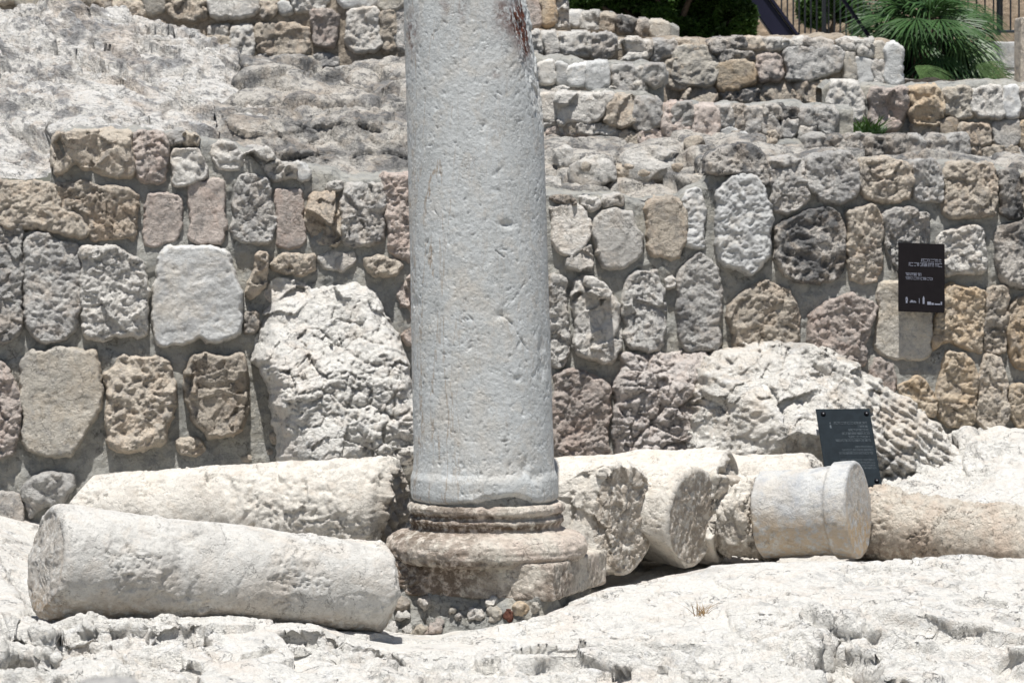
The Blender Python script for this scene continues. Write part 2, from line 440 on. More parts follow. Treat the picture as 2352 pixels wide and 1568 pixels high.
M_base = stone_mat('base_limestone', (.70, .64, .55), (.44, .38, .31), (.70, .57, .48), dk=(.52, .66), dmix=.5, wm=(.45, .62), wmix=.6, bump=1.1, speck=.5, pits=.9, vary=0, stain_shade=(.17, .125, .09), cracks=.8)
M_cap = stone_mat('capital_marble', (.53, .525, .505), (.36, .37, .385), (.58, .49, .37), dk=(.46, .62), dmix=.6, wm=(.42, .6), wmix=.3, bump=.6, speck=.3, pits=.5, vary=0, stain_shade=(.50, .38, .25), rough=.6)
M_drum2 = stone_mat('tan_column_limestone', (.66, .60, .51), (.42, .35, .28), (.64, .51, .40), dk=(.5, .68), dmix=.5, bump=1.2, speck=.35, pits=1.2, vary=0, stain_shade=(.34, .26, .20), cracks=.7)
M_mort = stone_mat('mortar', (.40, .39, .355), (.26, .26, .245), (.44, .405, .335), bump=1.0, speck=.3, pits=.4, vary=0, dk=(.45, .65))
SM = {
 'g': stone_mat('grey_limestone', (.53, .51, .475), (.31, .30, .29), (.56, .48, .40), bump=1.2, dk=(.48, .64), speck=.5),
 'w': stone_mat('pale_limestone', (.64, .61, .56), (.40, .385, .36), (.61, .53, .44), bump=1.1, speck=.4, dmix=.6),
 'b': stone_mat('beige_limestone', (.57, .50, .41), (.34, .31, .275), (.60, .47, .35), bump=1.2, speck=.5),
 'p': stone_mat('pink_limestone', (.56, .485, .43), (.35, .32, .295), (.60, .45, .37), bump=1.2, speck=.5, wmix=.6),
 'o': stone_mat('ochre_limestone', (.57, .48, .365), (.36, .31, .26), (.56, .41, .26), bump=1.1, speck=.45, wmix=.7, wm=(.45, .62)),
 'd': stone_mat('dark_lichen_limestone', (.52, .48, .43), (.13, .13, .13), (.52, .43, .34), bump=1.5, speck=.8, dk=(.46, .56), dmix=.9),
 's': stone_mat('smooth_grey_limestone', (.53, .525, .505), (.38, .375, .365), (.55, .50, .43), bump=.45, speck=.35, pits=.9),
 't': stone_mat('tan_limestone', (.50, .46, .395), (.34, .32, .29), (.52, .44, .34), bump=.9, speck=.45),
 'r': stone_mat('red_stone', (.10, .04, .028), (.06, .03, .02), (.13, .06, .04), bump=.6, speck=.3),
}
KIND = {'g': 'pitted', 'w': 'rough', 'b': 'rough', 'p': 'rough', 'o': 'pitted', 'd': 'sponge', 's': 'smooth', 't': 'smooth', 'r': 'smooth'}

# ------------------------------------------------------------------ stones set in a wall
def chaikin(p, it=2, k=.22):
    p = np.asarray(p, float)
    for _ in range(it):
        q = np.roll(p, -1, 0)
        p = np.stack([p * (1 - k) + q * k, p * k + q * (1 - k)], 1).reshape(-1, 2)
    return p
def sdist(Q, poly):
    """signed distance to polygon, positive inside"""
    A = poly; B = np.roll(poly, -1, 0)
    best = np.full(len(Q), 1e9); ins = np.zeros(len(Q), bool)
    for a, b in zip(A, B):
        ab = b - a; t = np.clip(((Q - a) @ ab) / (ab @ ab + 1e-12), 0, 1)
        d = np.linalg.norm(Q - a - t[:, None] * ab, axis=1); best = np.minimum(best, d)
        c = ((a[1] > Q[:, 1]) != (b[1] > Q[:, 1]))
        with np.errstate(divide='ignore', invalid='ignore'):
            x = a[0] + (Q[:, 1] - a[1]) / (b[1] - a[1]) * (b[0] - a[0])
        ins ^= c & (Q[:, 0] < x)
    return np.where(ins, best, -best)
SEED = [100]
def wall_stone(parent, pl, poly, mat='g', kind=None, T=.05, w=.035, grow=.017, step=1.15, amp=1.0, name='stone', prof=None, label=None, jit=.015, extra=None, base=None, sink=.03):
    SEED[0] += 13; s = SEED[0]
    poly = np.array(poly, float)[:, :2]
    W = on_plane(poly[:, 0], poly[:, 1], pl)
    p2 = chaikin(chaikin(np.stack([W[:, 0], W[:, 2]], -1), 1, .14), 1, .25)
    T = T * .68
    lo = p2.min(0) - .03; hi = p2.max(0) + .03
    g = mpp(pl[0]) * step
    X, Z = np.meshgrid(np.arange(lo[0], hi[0] + g, g), np.arange(lo[1], hi[1] + g, g))
    Q = np.stack([X.ravel(), Z.ravel()], -1)
    Q3 = np.stack([Q[:, 0], Q[:, 0] * 0 + s * .37, Q[:, 1]], -1)
    Qw = Q + np.stack([fbm(Q3 * 9, 4, s, .6), fbm(Q3 * 9, 4, s + 1, .6)], -1) * jit * 2.4
    d = sdist(Qw, p2) + grow
    t = np.clip(d / w, 0, 1)
    h = -sink + (T + sink) * (1 - (1 - t) ** 3) ** .8
    if prof is not None: h = prof(Q, d, p2)
    h = np.where(d < 0, -sink + d * 4, h)
    # whole face leans a little its own way
    rs = np.random.RandomState(s)
    ctr = p2.mean(0); tl = rs.uniform(-.10, .10, 2)
    k = sstep(0, w, d)
    h = h + k * ((Q - ctr) @ tl)
    kd = kind or KIND[mat]
    h = h + sstep(0.0, .012, d) * rock(Q3 + rs.uniform(0, 30, 3) * np.array([0, 1, 0]), kd, s) * amp
    if extra is not None: h = h + extra(Q, d) * k
    y0, b, c = pl
    nrm = np.array([c, -1, b]); nrm = nrm / np.linalg.norm(nrm)
    P = np.stack([Q[:, 0], y0 + b * Q[:, 1] + c * Q[:, 0], Q[:, 1]], -1) + nrm * h[:, None]
    nv, nu = X.shape
    keep = (d > -g * 1.6)
    f = grid_faces(nv, nu)
    f = f[keep[f].all(1)]
    used = np.unique(f); rem = np.full(len(P), -1); rem[used] = np.arange(len(used))
    m = SM.get(mat, None) or mat
    o = mesh_obj(name, P[used], rem[f], m, parent, base=base)
    if label: o['label'] = label
    return o
def wall_core(parent, pl, top, bot, back=.5, seed=1, mat=None, name='mortar', step=2.0, amp=1.0, backdrop=.0, kind='mortar'):
    top = sorted(top); bot = sorted(bot)
    u0, u1 = top[0][0], top[-1][0]
    nu = int((u1 - u0) / step) + 1; U = np.linspace(u0, u1, nu)
    vt = np.interp(U, [p[0] for p in top], [p[1] for p in top]); vb = np.interp(U, [p[0] for p in bot], [p[1] for p in bot])
    Pt = on_plane(U, vt, pl); Pb = on_plane(U, vb, pl)
    Pt[:, 2] += fbm(Pt * 9, 3, seed + 3) * .03
    n = max(3, int((vb - vt).mean() / step))
    rows = [Pb * (1 - t) + Pt * t for t in np.linspace(0, 1, n)]
    nb = max(3, int(back / .03))
    for t in np.linspace(0, 1, nb)[1:]:
        q = Pt.copy(); q[:, 1] += back * t; q[:, 2] += .02 * math.sin(t * 3) - backdrop * t; rows.append(q)
    P = smooth2(np.array(rows), 2)
    N = grid_normals(P)
    if (N[..., 1] - N[..., 2]).mean() > 0: N = -N
    F = P.reshape(-1, 3)
    V = F + N.reshape(-1, 3) * (rock(F, kind, seed) * amp)[:, None]
    return mesh_obj(name, V, grid_faces(*P.shape[:2]), mat or M_mort, parent)

# ------------------------------------------------------------------ the ground: bedrock in front
def zline(pts):     # (x in D px, z, depth) to row points
    out = []
    for x, z, y in pts:
        dy = y - CAMP[1]; dz = z - CAMP[2]
        r = dz / dy; ry = (r * cp + sp_) / (cp - r * sp_)
        out.append((x * S_D, 341 - ry / K, y))
    return out
crest = D([(-80, 1280, .3), (0, 1293, .1), (35, 1340, -.2), (70, 1405, -.8), (110, 1428, -1.0), (260, 1428, -1.1), (500, 1420, -1.12), (740, 1434, -1.05), (752, 1446, -1.0), (800, 1456, -.8), (900, 1470, -.62),
           (1000, 1462, -.56), (1150, 1440, -.60), (1250, 1412, -.60), (1330, 1378, -.45), (1400, 1352, -.20), (1500, 1326, 0), (1600, 1308, .05), (1700, 1298, .08), (1800, 1292, .1), (2000, 1284, .15), (2250, 1272, .2), (2300, 1284, .2), (2430, 1296, .2)])
rows = [
    zline([(-80, .5, 3.2), (2430, .42, 3.2)]),
    zline([(-80, .33, 1.4), (100, .2, 1.4), (900, .18, 1.4), (1500, .14, 1.4), (2430, .2, 1.4)]),
    zline([(-80, .36, .6), (60, .2, .5), (200, .22, .4), (900, .10, .3), (1200, .05, .3), (1500, .13, .5), (1800, .17, .6), (2430, .2, .7)]),
    zline([(-80, .36, .45), (60, .12, 0), (200, .10, -.3), (900, .0, -.1), (1200, .0, 0), (1500, .15, .3), (1800, .2, .35), (2430, .24, .4)]),
    crest,
    D([(-80, 1380, -.5), (0, 1400, -.7), (110, 1445, -1.15), (500, 1448, -1.25), (740, 1470, -1.2), (900, 1500, -.9), (1100, 1478, -.75), (1300, 1430, -.6), (1500, 1380, -.35), (1800, 1340, -.25), (2430, 1345, -.2)]),
    D([(-80, 1490, -1.3), (110, 1498, -1.45), (500, 1502, -1.45), (900, 1530, -1.2), (1300, 1490, -1.0), (1500, 1450, -.8), (1800, 1420, -.7), (2430, 1430, -.6)]),
    D([(-80, 1580, -1.9), (500, 1580, -1.8), (1100, 1590, -1.7), (1500, 1540, -1.4), (1800, 1510, -1.2), (2430, 1520, -1.1)]),
    D([(-80, 1720, -2.6), (1100, 1720, -2.6), (2430, 1720, -2.2)]),
    zline([(-80, -.6, -4.2), (2430, -.6, -4.2)]),
]
def fg_amp(P):
    x = P[:, 0]; y = P[:, 1]
    low = np.where(x < .9, sstep(-1.0, -1.3, y), sstep(-.35, -.8, y))
    return .30 + .32 * low + .18 * low * sstep(.3, -.6, x)
def fg_extra(P):
    # two ledges and a hollow in the slab
    x, y, z = P.T
    # broken bedding steps running down to the right
    f = (y * 1.0 + x * .30 + .45 * fbm(P * 1.3, 4, 71)) * 3.4
    fr = f - np.floor(f)
    low = np.where(x < .9, sstep(-.95, -1.2, y), sstep(-.35, -.7, y))
    msk = sstep(-.12, .12, fbm(P * 1.5, 3, 74)) * low
    e = .075 * msk * (sstep(.0, .14, fr) - fr)
    f = (y * 1.6 - x * .5 + .6 * fbm(P * 2.1, 4, 75)) * 6
    fr = f - np.floor(f)
    e = e + .016 * low * sstep(0, .2, fbm(P * 2.3, 2, 76)) * (sstep(.0, .18, fr) - fr)
    for (cx, cy, rx, ry, dp) in HOLES:
        e = e - dp * sstep(1.0, .8, np.sqrt(((x - cx) / rx) ** 2 + ((y - cy) / ry) ** 2) + .25 * fbm(P * 9, 3, 5))
    return e
def hole(xD, yD, dep, rx, ry, dp):
    p = atD(xD, yD, dep); return (p[0], p[1], rx, ry, dp)
HOLES = [hole(1940, 1540, -1.33, .15, .42, .15), hole(2010, 1305, .02, .22, .05, .035), hole(420, 1475, -1.3, .12, .10, .06), hole(180, 1500, -1.4, .12, .12, .07), hole(690, 1480, -1.2, .10, .08, .07),
         hole(60, 1545, -1.6, .16, .14, .09), hole(2250, 1400, -.4, .12, .05, .04)]
bed = loft('bedrock_ground', rows, -30, 1054, M_bed, 'bedrock', 11, step=1.6, vstep=1.7, ampf=fg_amp, extra=fg_extra, sm=8)
bed['kind'] = 'structure'; bed['label'] = 'white weathered bedrock in the foreground under the column'
# far ground sheet
g = 600
gm = mesh_obj('ground', [(-g, -g, -.9), (g, -g, -.9), (g, g, -.9), (-g, g, -.9)], [(0, 1, 2, 3)], M_strata); gm['kind'] = 'structure'

# ------------------------------------------------------------------ fallen column pieces
def frame(a, b):
    ax = (b - a); L = np.linalg.norm(ax); ax = ax / L
    up = np.array([0, 0, 1.0]); sx = np.cross(ax, up); sx /= np.linalg.norm(sx); up2 = np.cross(sx, ax)
    return ax, sx, up2, L
def drum(name, A, B, rA, rB, mat, label, cat='column piece', seed=1, kind='smooth', amp=1.0, chips=(), endk=('rough', 'rough'), enda=(1, 1), tilt=((0, 0), (0, 0)), profile=None, rnd=.03,
         group=None, step=1.5, stain_shade=None, round_n=0, skin=1.0, end_wear_shade=(.35, .35)):
    """A, B axis ends in metres; chips: list of (point, normal, relief kind, amp) planes that cut it"""
    ax, sx, up, L = frame(A, B)
    g = mpp(0.5) * step
    nu = int(2 * math.pi * max(rA, rB) / g); nl = int(L / g)
    th = np.linspace(0, 2 * math.pi, nu, endpoint=False)
    rows_t = []; rows_r = []
    R0, R1 = rA, rB
    prof = profile or (lambda t: rA + (rB - rA) * t)
    ne = int(max(rA, rB) / g)
    # first cap (centre to rim), body, second cap
    for k in np.linspace(0.02, 1, ne)[:-1]: rows_t.append((0, k, 0))
    for t in np.linspace(0, 1, nl): rows_t.append((t, 1, 1))
    for k in np.linspace(1, 0.02, ne)[1:]: rows_t.append((1, k, 2))
    P = np.zeros((len(rows_t), nu, 3)); rr = []
    for j, (t, k, part) in enumerate(rows_t):
        r = prof(t) * k
        # soft rim
        if part == 1:
            dd = min(t * L, (1 - t) * L)
            if dd < rnd: r = r - rnd * (1 - math.sqrt(max(0, 1 - (1 - dd / rnd) ** 2)))
            off = 0
        else:
            off = 0
            r = (prof(t) - rnd) * k
        base = A + ax * (t * L)
        ring = base + r * (np.cos(th)[:, None] * sx + np.sin(th)[:, None] * up)
        # tilted ends
        w0 = max(0, 1 - t * L / .5) if part != 2 else 0
        w1 = max(0, 1 - (1 - t) * L / .5) if part != 0 else 0
        rel = ring - base
        sh = w0 * (rel @ sx * tilt[0][0] + rel @ up * tilt[0][1]) + w1 * (rel @ sx * tilt[1][0] + rel @ up * tilt[1][1])
        P[j] = ring + sh[:, None] * ax
        rr.append(part)
    rr = np.array(rr)
    N = -grid_normals(P, True)
    ctr = (A + B) / 2
    if ((P - ctr) * N).sum(-1).mean() < 0: N = -N
    F = P.reshape(-1, 3); NN = N.reshape(-1, 3); part = np.repeat(rr, nu)
    h = rock(F, kind, seed) * amp * skin
    for e, pi in ((0, 0), (1, 2)):
        m = part == pi
        if m.any(): h[m] = rock(F[m], endk[e], seed + 9) * enda[e]
    V = F + NN * h[:, None]
    for (q, n, ck, ca) in chips:
        n = np.asarray(n, float); n = n / np.linalg.norm(n)
        dd = (V - q) @ n
        m = dd > -.012
        if m.any():
            V[m] = V[m] - n * np.maximum(dd[m], 0)[:, None] + n * (rock(V[m], ck, seed + 21)[:, None] * ca * sstep(-.012, .012, dd[m])[:, None])
    nv = len(rows_t)
    f = grid_faces(nv, nu, True)
    bs = (A + B) / 2; bs = np.array([bs[0], bs[1], bs[2] - max(rA, rB)])
    stv = stain_shade(V) if stain_shade else np.zeros(len(V))
    stv = np.clip(stv + np.where(part == 0, end_wear_shade[0], 0) + np.where(part == 2, end_wear_shade[1], 0), 0, 1)  # end faces: weathering, on some pieces also shade put into the colour
    at_ = {'stain_shade': stv, 'vein': np.zeros(len(V))}
    o = mesh_obj(name, V, f, mat, None, ngons=[list(range(nu))[::-1], list(range((nv - 1) * nu, nv * nu))], base=bs, attrs=at_)
    set_props(o, label, cat, group)
    return o
def ax_pt(x, y, dep): return atD(x, y, dep)
def rm(px, dep): return px * S_D * mpp(dep)

M_drumf = stone_mat('weathered_column_limestone', (.56, .54, .50), (.38, .36, .33), (.56, .49, .41), dk=(.5, .66), dmix=.5, wm=(.5, .66), wmix=.5, bump=.6, speck=.35, pits=1.3, vary=.0, stain_shade=(.34, .27, .20), cracks=.5, grit=.3, lines=.8, lsc=.8)
M_bedb = stone_mat('bedrock_cream', (.78, .745, .68), (.38, .36, .33), (.70, .60, .49), patch=True, lines=.7, bump=1.3, speck=.4, vary=0, cracks=1)
M_bedp = stone_mat('bedrock_pinkish', (.66, .60, .55), (.34, .32, .31), (.60, .49, .42), patch=True, lines=.8, bump=1.3, speck=.4, vary=0, cracks=1)
G_f = 'fallen column pieces behind the standing column'
# front left piece
A = ax_pt(106, 1291, -1.0); B = ax_pt(884, 1350, -.55)
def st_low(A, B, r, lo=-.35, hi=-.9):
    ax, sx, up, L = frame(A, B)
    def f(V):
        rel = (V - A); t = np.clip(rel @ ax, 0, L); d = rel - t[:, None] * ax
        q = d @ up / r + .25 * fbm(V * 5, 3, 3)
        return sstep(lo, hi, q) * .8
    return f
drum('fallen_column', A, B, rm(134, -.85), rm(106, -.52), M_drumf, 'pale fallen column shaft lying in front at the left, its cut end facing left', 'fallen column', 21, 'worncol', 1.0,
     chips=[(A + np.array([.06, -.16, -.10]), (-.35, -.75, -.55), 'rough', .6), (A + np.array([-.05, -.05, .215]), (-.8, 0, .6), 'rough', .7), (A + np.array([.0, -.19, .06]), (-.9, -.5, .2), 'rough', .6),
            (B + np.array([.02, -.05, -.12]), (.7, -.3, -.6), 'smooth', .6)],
     endk=('smooth', 'rough'), enda=(1.6, .4), tilt=((.10, .06), (.1, -.12)), rnd=.03, stain_shade=st_low(A, B, .22), group=None)
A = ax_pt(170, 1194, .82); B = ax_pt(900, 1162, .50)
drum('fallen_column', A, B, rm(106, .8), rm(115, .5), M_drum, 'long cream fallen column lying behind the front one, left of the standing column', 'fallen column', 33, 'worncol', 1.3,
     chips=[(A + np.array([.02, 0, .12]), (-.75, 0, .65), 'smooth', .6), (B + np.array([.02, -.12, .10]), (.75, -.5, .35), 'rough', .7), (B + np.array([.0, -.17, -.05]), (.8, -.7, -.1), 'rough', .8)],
     endk=('rough', 'crumb'), enda=(.8, 1.6), tilt=((.0, .35), (-.15, .1)), rnd=.045, end_wear_shade=(.3, .6), stain_shade=st_low(A, B, .22, -.5, -1.1))
# right of the column
A = ax_pt(1090, 1165, .85); B = ax_pt(1432, 1190, .40)
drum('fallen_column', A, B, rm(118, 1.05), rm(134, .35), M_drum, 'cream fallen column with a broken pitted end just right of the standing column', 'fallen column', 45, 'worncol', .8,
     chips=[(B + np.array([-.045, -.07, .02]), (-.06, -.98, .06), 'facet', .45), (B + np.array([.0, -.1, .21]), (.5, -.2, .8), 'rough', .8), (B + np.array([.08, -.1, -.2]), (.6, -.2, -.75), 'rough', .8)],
     endk=('rough', 'rough'), enda=(.5, .8), tilt=((0, 0), (-.05, 0)), rnd=.02, end_wear_shade=(0, .85), stain_shade=st_low(A, B, .25, -.6, -1.1))  # pitted end painted darker, as turned from the sun, over its weathering
A = ax_pt(1330, 1168, .95); B = ax_pt(1592, 1188, .62)
drum('fallen_column', A, B, rm(118, 1.15), rm(117, .62), M_drum, 'short fallen column with a smooth grey pointed end, second right of the standing column', 'fallen column', 52, 'worncol', .8,
     chips=[(B + np.array([.08, -.05, -.12]), (.8, -.1, -.6), 'rough', .6), (B + np.array([-.12, -.10, -.13]), (-.5, -.3, -.75), 'smooth', .6)],
     endk=('rough', 'pitted'), enda=(.5, .5), tilt=((0, 0), (.0, .05)), rnd=.02, end_wear_shade=(0, .9))  # grey of this end is weathering plus painted shade
A = ax_pt(1280, 1160, 1.40); B = ax_pt(1668, 1162, .92)
drum('fallen_column', A, B, rm(112, 1.65), rm(133, .92), M_drum, 'long fallen column with a crumbling fractured end behind the grey ended one', 'fallen column', 63, 'worncol', .8,
     chips=[(B + np.array([.09, -.10, .12]), (.8, -.3, .55), 'block', 1.0), (B + np.array([.10, -.12, -.10]), (.7, -.7, -.2), 'block', 1.0), (B + np.array([-.05, -.19, .0]), (-.2, -.9, .1), 'block', 1.0)],
     endk=('rough', 'block'), enda=(.5, 1.2), end_wear_shade=(0, .6), tilt=((0, 0), (.3, .1)), rnd=.03)  # fractured end: painted shade on top of weathered tone
A = ax_pt(1590, 1142, 1.55); B = ax_pt(1880, 1132, 1.32)
drum('fallen_column', A, B, rm(98, 1.55), rm(92, 1.32), M_drum, 'pale fallen column mostly hidden behind the collared grey piece', 'fallen column', 71, 'worncol', .8,
     chips=[(B + np.array([.0, 0, .12]), (.75, -.2, .6), 'rough', .6)], rnd=.02)
A = ax_pt(1668, 1188, .95); B = ax_pt(1765, 1186, .80)
drum('column_fragment', A, B, rm(88, .95), rm(101, .8), M_drum, 'rough brownish broken stub against the left end of the collared grey piece', 'column piece', 84, 'rough', 1.0,
     chips=[(B + np.array([-.1, -.12, .1]), (-.4, -.5, .6), 'crumb', 1.2), (B + np.array([-.06, -.15, -.05]), (-.5, -.85, -.1), 'crumb', 1.0)], endk=('crumb', 'rough'), enda=(1, .8), rnd=.03,
     stain_shade=lambda V: sstep(.42, .25, V[:, 2]) * .8)
# collared piece
A = ax_pt(1752, 1180, .74); B = ax_pt(1972, 1170, .58)
RA, RB, RC = rm(101, .7), rm(105, .6), rm(113, .6)
def colprof(t):
    if t < .15: return RA
    if t < .76: return RA + (RB - RA) * (t - .15) / .61 - .004 * math.sin((t - .15) / .61 * 3.14)
    k = min(1, (t - .76) / .03)
    return RB + (RC - RB) * (k * k * (3 - 2 * k))
drum('column_collar', A, B, RA, RC, M_cap, 'grey veined marble column end with a raised collar, ochre stained below', 'column piece', 95, 'smooth', .6,
     chips=[(B + np.array([-.02, -.19, -.06]), (.25, -.9, -.3), 'rough', .5)], profile=colprof, enda=(.5, .3), endk=('rough', 'smooth'), rnd=.014,
     stain_shade=lambda V: sstep(.48, .34, V[:, 2] + .06 * fbm(V * 7, 3, 4)) * .75)
A = ax_pt(1965, 1200, 1.0); B = ax_pt(2440, 1262, .55)
drum('fallen_column', A, B, rm(86, 1.0), rm(80, .55), M_drum2, 'warm beige pitted fallen column running out of the right edge', 'fallen column', 104, 'worncol', 1.5, rnd=.02, stain_shade=st_low(A, B, .18, .2, -.7))

# ------------------------------------------------------------------ the standing column
cx, dep0 = 1117, 0.0
foot = atD(1117, 1365, 0); bx, bz = foot[0], foot[2]
colE = empty('standing_column', (bx, 0, bz), 'tall upright pale marble column on a moulded stained base in the middle', 'column')
def revolve(name, prof, mat, kind, seed, amp, lean=(0, 0), chips=(), attrs=None, step=1.3, dispf=None, parent=colE, cxf=None):
    """prof: list of (z, r) from top to bottom"""
    g = mpp(0) * step
    z = []; r = []
    for (z0, r0), (z1, r1) in zip(prof[:-1], prof[1:]):
        n = max(1, int(math.hypot(z1 - z0, r1 - r0) / g))
        for t in np.arange(n) / n: z.append(z0 + (z1 - z0) * t); r.append(r0 + (r1 - r0) * t)
    z.append(prof[-1][0]); r.append(prof[-1][1])
    z = np.array(z); r = np.array(r)
    nu = int(2 * math.pi * r.max() / g)
    th = np.linspace(0, 2 * math.pi, nu, endpoint=False)
    cxs = bx + (z - bz) * lean[0] if cxf is None else cxf(z)
    P = np.stack([cxs[:, None] + r[:, None] * np.cos(th), r[:, None] * np.sin(th) + (z - bz)[:, None] * lean[1], z[:, None] + 0 * th], -1)
    N = grid_normals(P, True)
    c = P.mean(axis=(0, 1)); o = (P - np.array([c[0], c[1], 0])) * np.array([1, 1, 0])
    if (o * N).sum(-1).mean() < 0: N = -N
    F = P.reshape(-1, 3)
    h = rock(F, kind, seed) * amp
    if dispf is not None: h = h + dispf(F)
    V = F + N.reshape(-1, 3) * h[:, None]
    for (q, n, ck, ca) in chips:
        n = np.asarray(n, float); n /= np.linalg.norm(n)
        dd = (V - q) @ n; m = dd > -.01
        if m.any(): V[m] = V[m] - n * np.maximum(dd[m], 0)[:, None] + n * (rock(V[m], ck, seed + 4) * ca * sstep(-.01, .01, dd[m]))[:, None]
    nv = len(z)
    return mesh_obj(name, V, grid_faces(nv, nu, True), mat, parent, ngons=[list(range(nu)), list(range((nv - 1) * nu, nv * nu))[::-1]], attrs=attrs(V) if attrs else {'stain_shade': np.zeros(len(V)), 'vein': np.zeros(len(V))})
def zD(y, dep=0): return atD(1117, y, dep)[2]
mD = S_D * mpp(0)
# shaft: profile with foot flare and collar
def shaft_cx(z):
    ys = np.array([-140, 0, 400, 1000, 1145]); xs = np.array([1078, 1081, 1095, 1110, 1113])
    zz = np.array([zD(y) for y in ys]); xx = np.array([atD(x, y, 0)[0] for x, y in zip(xs, ys)])
    return np.interp(z, zz[::-1], xx[::-1])
sp = [(zD(-75), .12), (zD(-72), 150 * mD), (zD(-20), 153.5 * mD), (zD(400), 157 * mD), (zD(800), 159.5 * mD), (zD(1000), 160.5 * mD), (zD(1055), 161.5 * mD), (zD(1078), 163.5 * mD), (zD(1090), 168 * mD), (zD(1096), 169.5 * mD),
      (zD(1130), 170 * mD), (zD(1140), 168 * mD), (zD(1146), 163 * mD), (zD(1149), 150 * mD)]
def pits(V):
    Q = V * np.array([38, 38, 30]); f1, f2, fc, cr = worley(Q + fbm(V * 30, 2, 8)[:, None] * 1.2, 77)
    msk = sstep(-.25, .35, fbm(V * 5, 3, 91))
    a = -.0042 * np.exp(-(f1 / .25) ** 2) * (cr > .45) * (.35 + msk)
    f1, f2, fc, cr = worley(V * np.array([16, 16, 11]) + fbm(V * 20, 2, 9)[:, None] * .8, 78)
    a += -.007 * np.exp(-(f1 / .17) ** 2) * (cr > .72)
    f1, f2, fc, cr = worley(V * 70, 79)
    a += fc * .0012
    # named scars (D px on the front)
    for (x, y, rx, ry, d) in [(1165, 515, 14, 8, .014), (1140, 437, 14, 6, .003), (1150, 722, 13, 9, .010), (1245, 800, 7, 30, .012), (1248, 850, 8, 24, .010), (955, 700, 10, 14, .006), (1000, 725, 8, 20, .008), (1230, 1100, 16, 16, .01), (1205, 1075, 10, 14, .01), (1190, 870, 8, 8, .008)]:
        p = atD(x, y, -.28)
        q = ((V[:, 0] - p[0]) / (rx * mD)) ** 2 + ((V[:, 2] - p[2]) / (ry * mD)) ** 2
        a += -d * np.exp(-q * (1 + .8 * fbm(V * 40, 3, 13))) * (V[:, 1] < 0)
    # the crack
    for (x0, y0), (x1, y1) in [((1145, 715), (1175, 740)), ((1175, 740), (1195, 775)), ((1195, 775), (1212, 803)), ((1140, 575), (1158, 590))]:
        p = atD(x0, y0, -.28); q = atD(x1, y1, -.28); a2 = np.array([p[0], p[2]]); b2 = np.array([q[0], q[2]])
        X = np.stack([V[:, 0] + fbm(V * 60, 2, 4) * .006, V[:, 2]], -1); ab = b2 - a2; t = np.clip((X - a2) @ ab / (ab @ ab), 0, 1)
        dd = np.linalg.norm(X - a2 - t[:, None] * ab, axis=1)
        a += -.009 * np.exp(-(dd / .0032) ** 2) * (V[:, 1] < 0) * sstep(-.3, .1, fbm(V * 30, 2, 66))
    # broken lower lip of the foot
    return a
def shaft_attr(V):
    x, y, z = V.T
    st = np.zeros(len(V))
    for (X, Y, rx, ry, s_) in [(1195, 40, 20, 60, 1.2), (1165, 45, 30, 35, .6), (1150, 15, 14, 25, .5), (945, 75, 12, 45, .9), (1062, 20, 10, 30, .5), (1140, 170, 8, 12, .6), (1210, 100, 14, 40, .9), (1020, 15, 12, 25, .45)]:
        p = atD(X, Y, -.25)
        q = ((x - p[0]) / (rx * mD)) ** 2 + ((z - p[2]) / (ry * mD)) ** 2
        st += s_ * np.exp(-q)
    st = st * (y < 0.05)
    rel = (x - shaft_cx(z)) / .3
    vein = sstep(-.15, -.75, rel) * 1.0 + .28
    return {'stain_shade': np.clip(st, 0, 1.2), 'vein': np.clip(vein, 0, 1)}
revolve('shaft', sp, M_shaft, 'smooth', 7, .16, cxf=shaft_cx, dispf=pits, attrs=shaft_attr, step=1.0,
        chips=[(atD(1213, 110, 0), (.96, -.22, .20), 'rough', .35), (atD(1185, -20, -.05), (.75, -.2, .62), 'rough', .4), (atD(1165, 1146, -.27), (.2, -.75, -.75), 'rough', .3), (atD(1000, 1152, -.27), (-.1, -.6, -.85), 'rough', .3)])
revolve('mortar_joint', [(zD(1120), 140 * mD), (zD(1122), 158 * mD), (zD(1156), 160 * mD), (zD(1158), 140 * mD)], M_mort, 'mortar', 3, .25, cxf=lambda z: bx + 0 * z - .005)
# base mouldings
bp_ = [(zD(1148), 120 * mD), (zD(1150), 172 * mD), (zD(1153), 179 * mD), (zD(1160), 182.5 * mD), (zD(1168), 181 * mD), (zD(1173), 176 * mD), (zD(1175), 171 * mD), (zD(1181), 172 * mD), (zD(1183), 178 * mD), (zD(1190), 179 * mD), (zD(1194), 176 * mD),
       (zD(1200), 172 * mD), (zD(1207), 173 * mD), (zD(1213), 179 * mD), (zD(1217), 192 * mD), (zD(1219), 206 * mD), (zD(1225), 219 * mD), (zD(1235), 229 * mD), (zD(1250), 234 * mD), (zD(1265), 233 * mD), (zD(1276), 226 * mD), (zD(1284), 215 * mD), (zD(1288), 150 * mD)]
def base_attr(V):
    x, y, z = V.T
    t = (x - bx) / .45
    n = fbm(V * np.array([4, 4, 16]), 4, 6)
    st = sstep(.45, -.5, t) * .75 + n * .9
    band = np.exp(-((z - zD(1197)) / .022) ** 2) + .8 * np.exp(-((z - zD(1175)) / .008) ** 2) + .7 * np.exp(-((z - zD(1278)) / .02) ** 2)
    st = st * .8 + band * (.9 + .6 * n)
    return {'stain_shade': np.clip(st, 0, 1), 'vein': np.zeros(len(V))}
def base_disp(V):
    f1, f2, fc, cr = worley(V * np.array([14, 14, 26]), 31)
    m = sstep(.3, -.3, (V[:, 0] - bx) / .4 + fbm(V * 4, 2, 3))
    return -.012 * np.exp(-(f1 / .3) ** 2) * m + fbm(V * np.array([10, 10, 50]), 4, 12) * .006
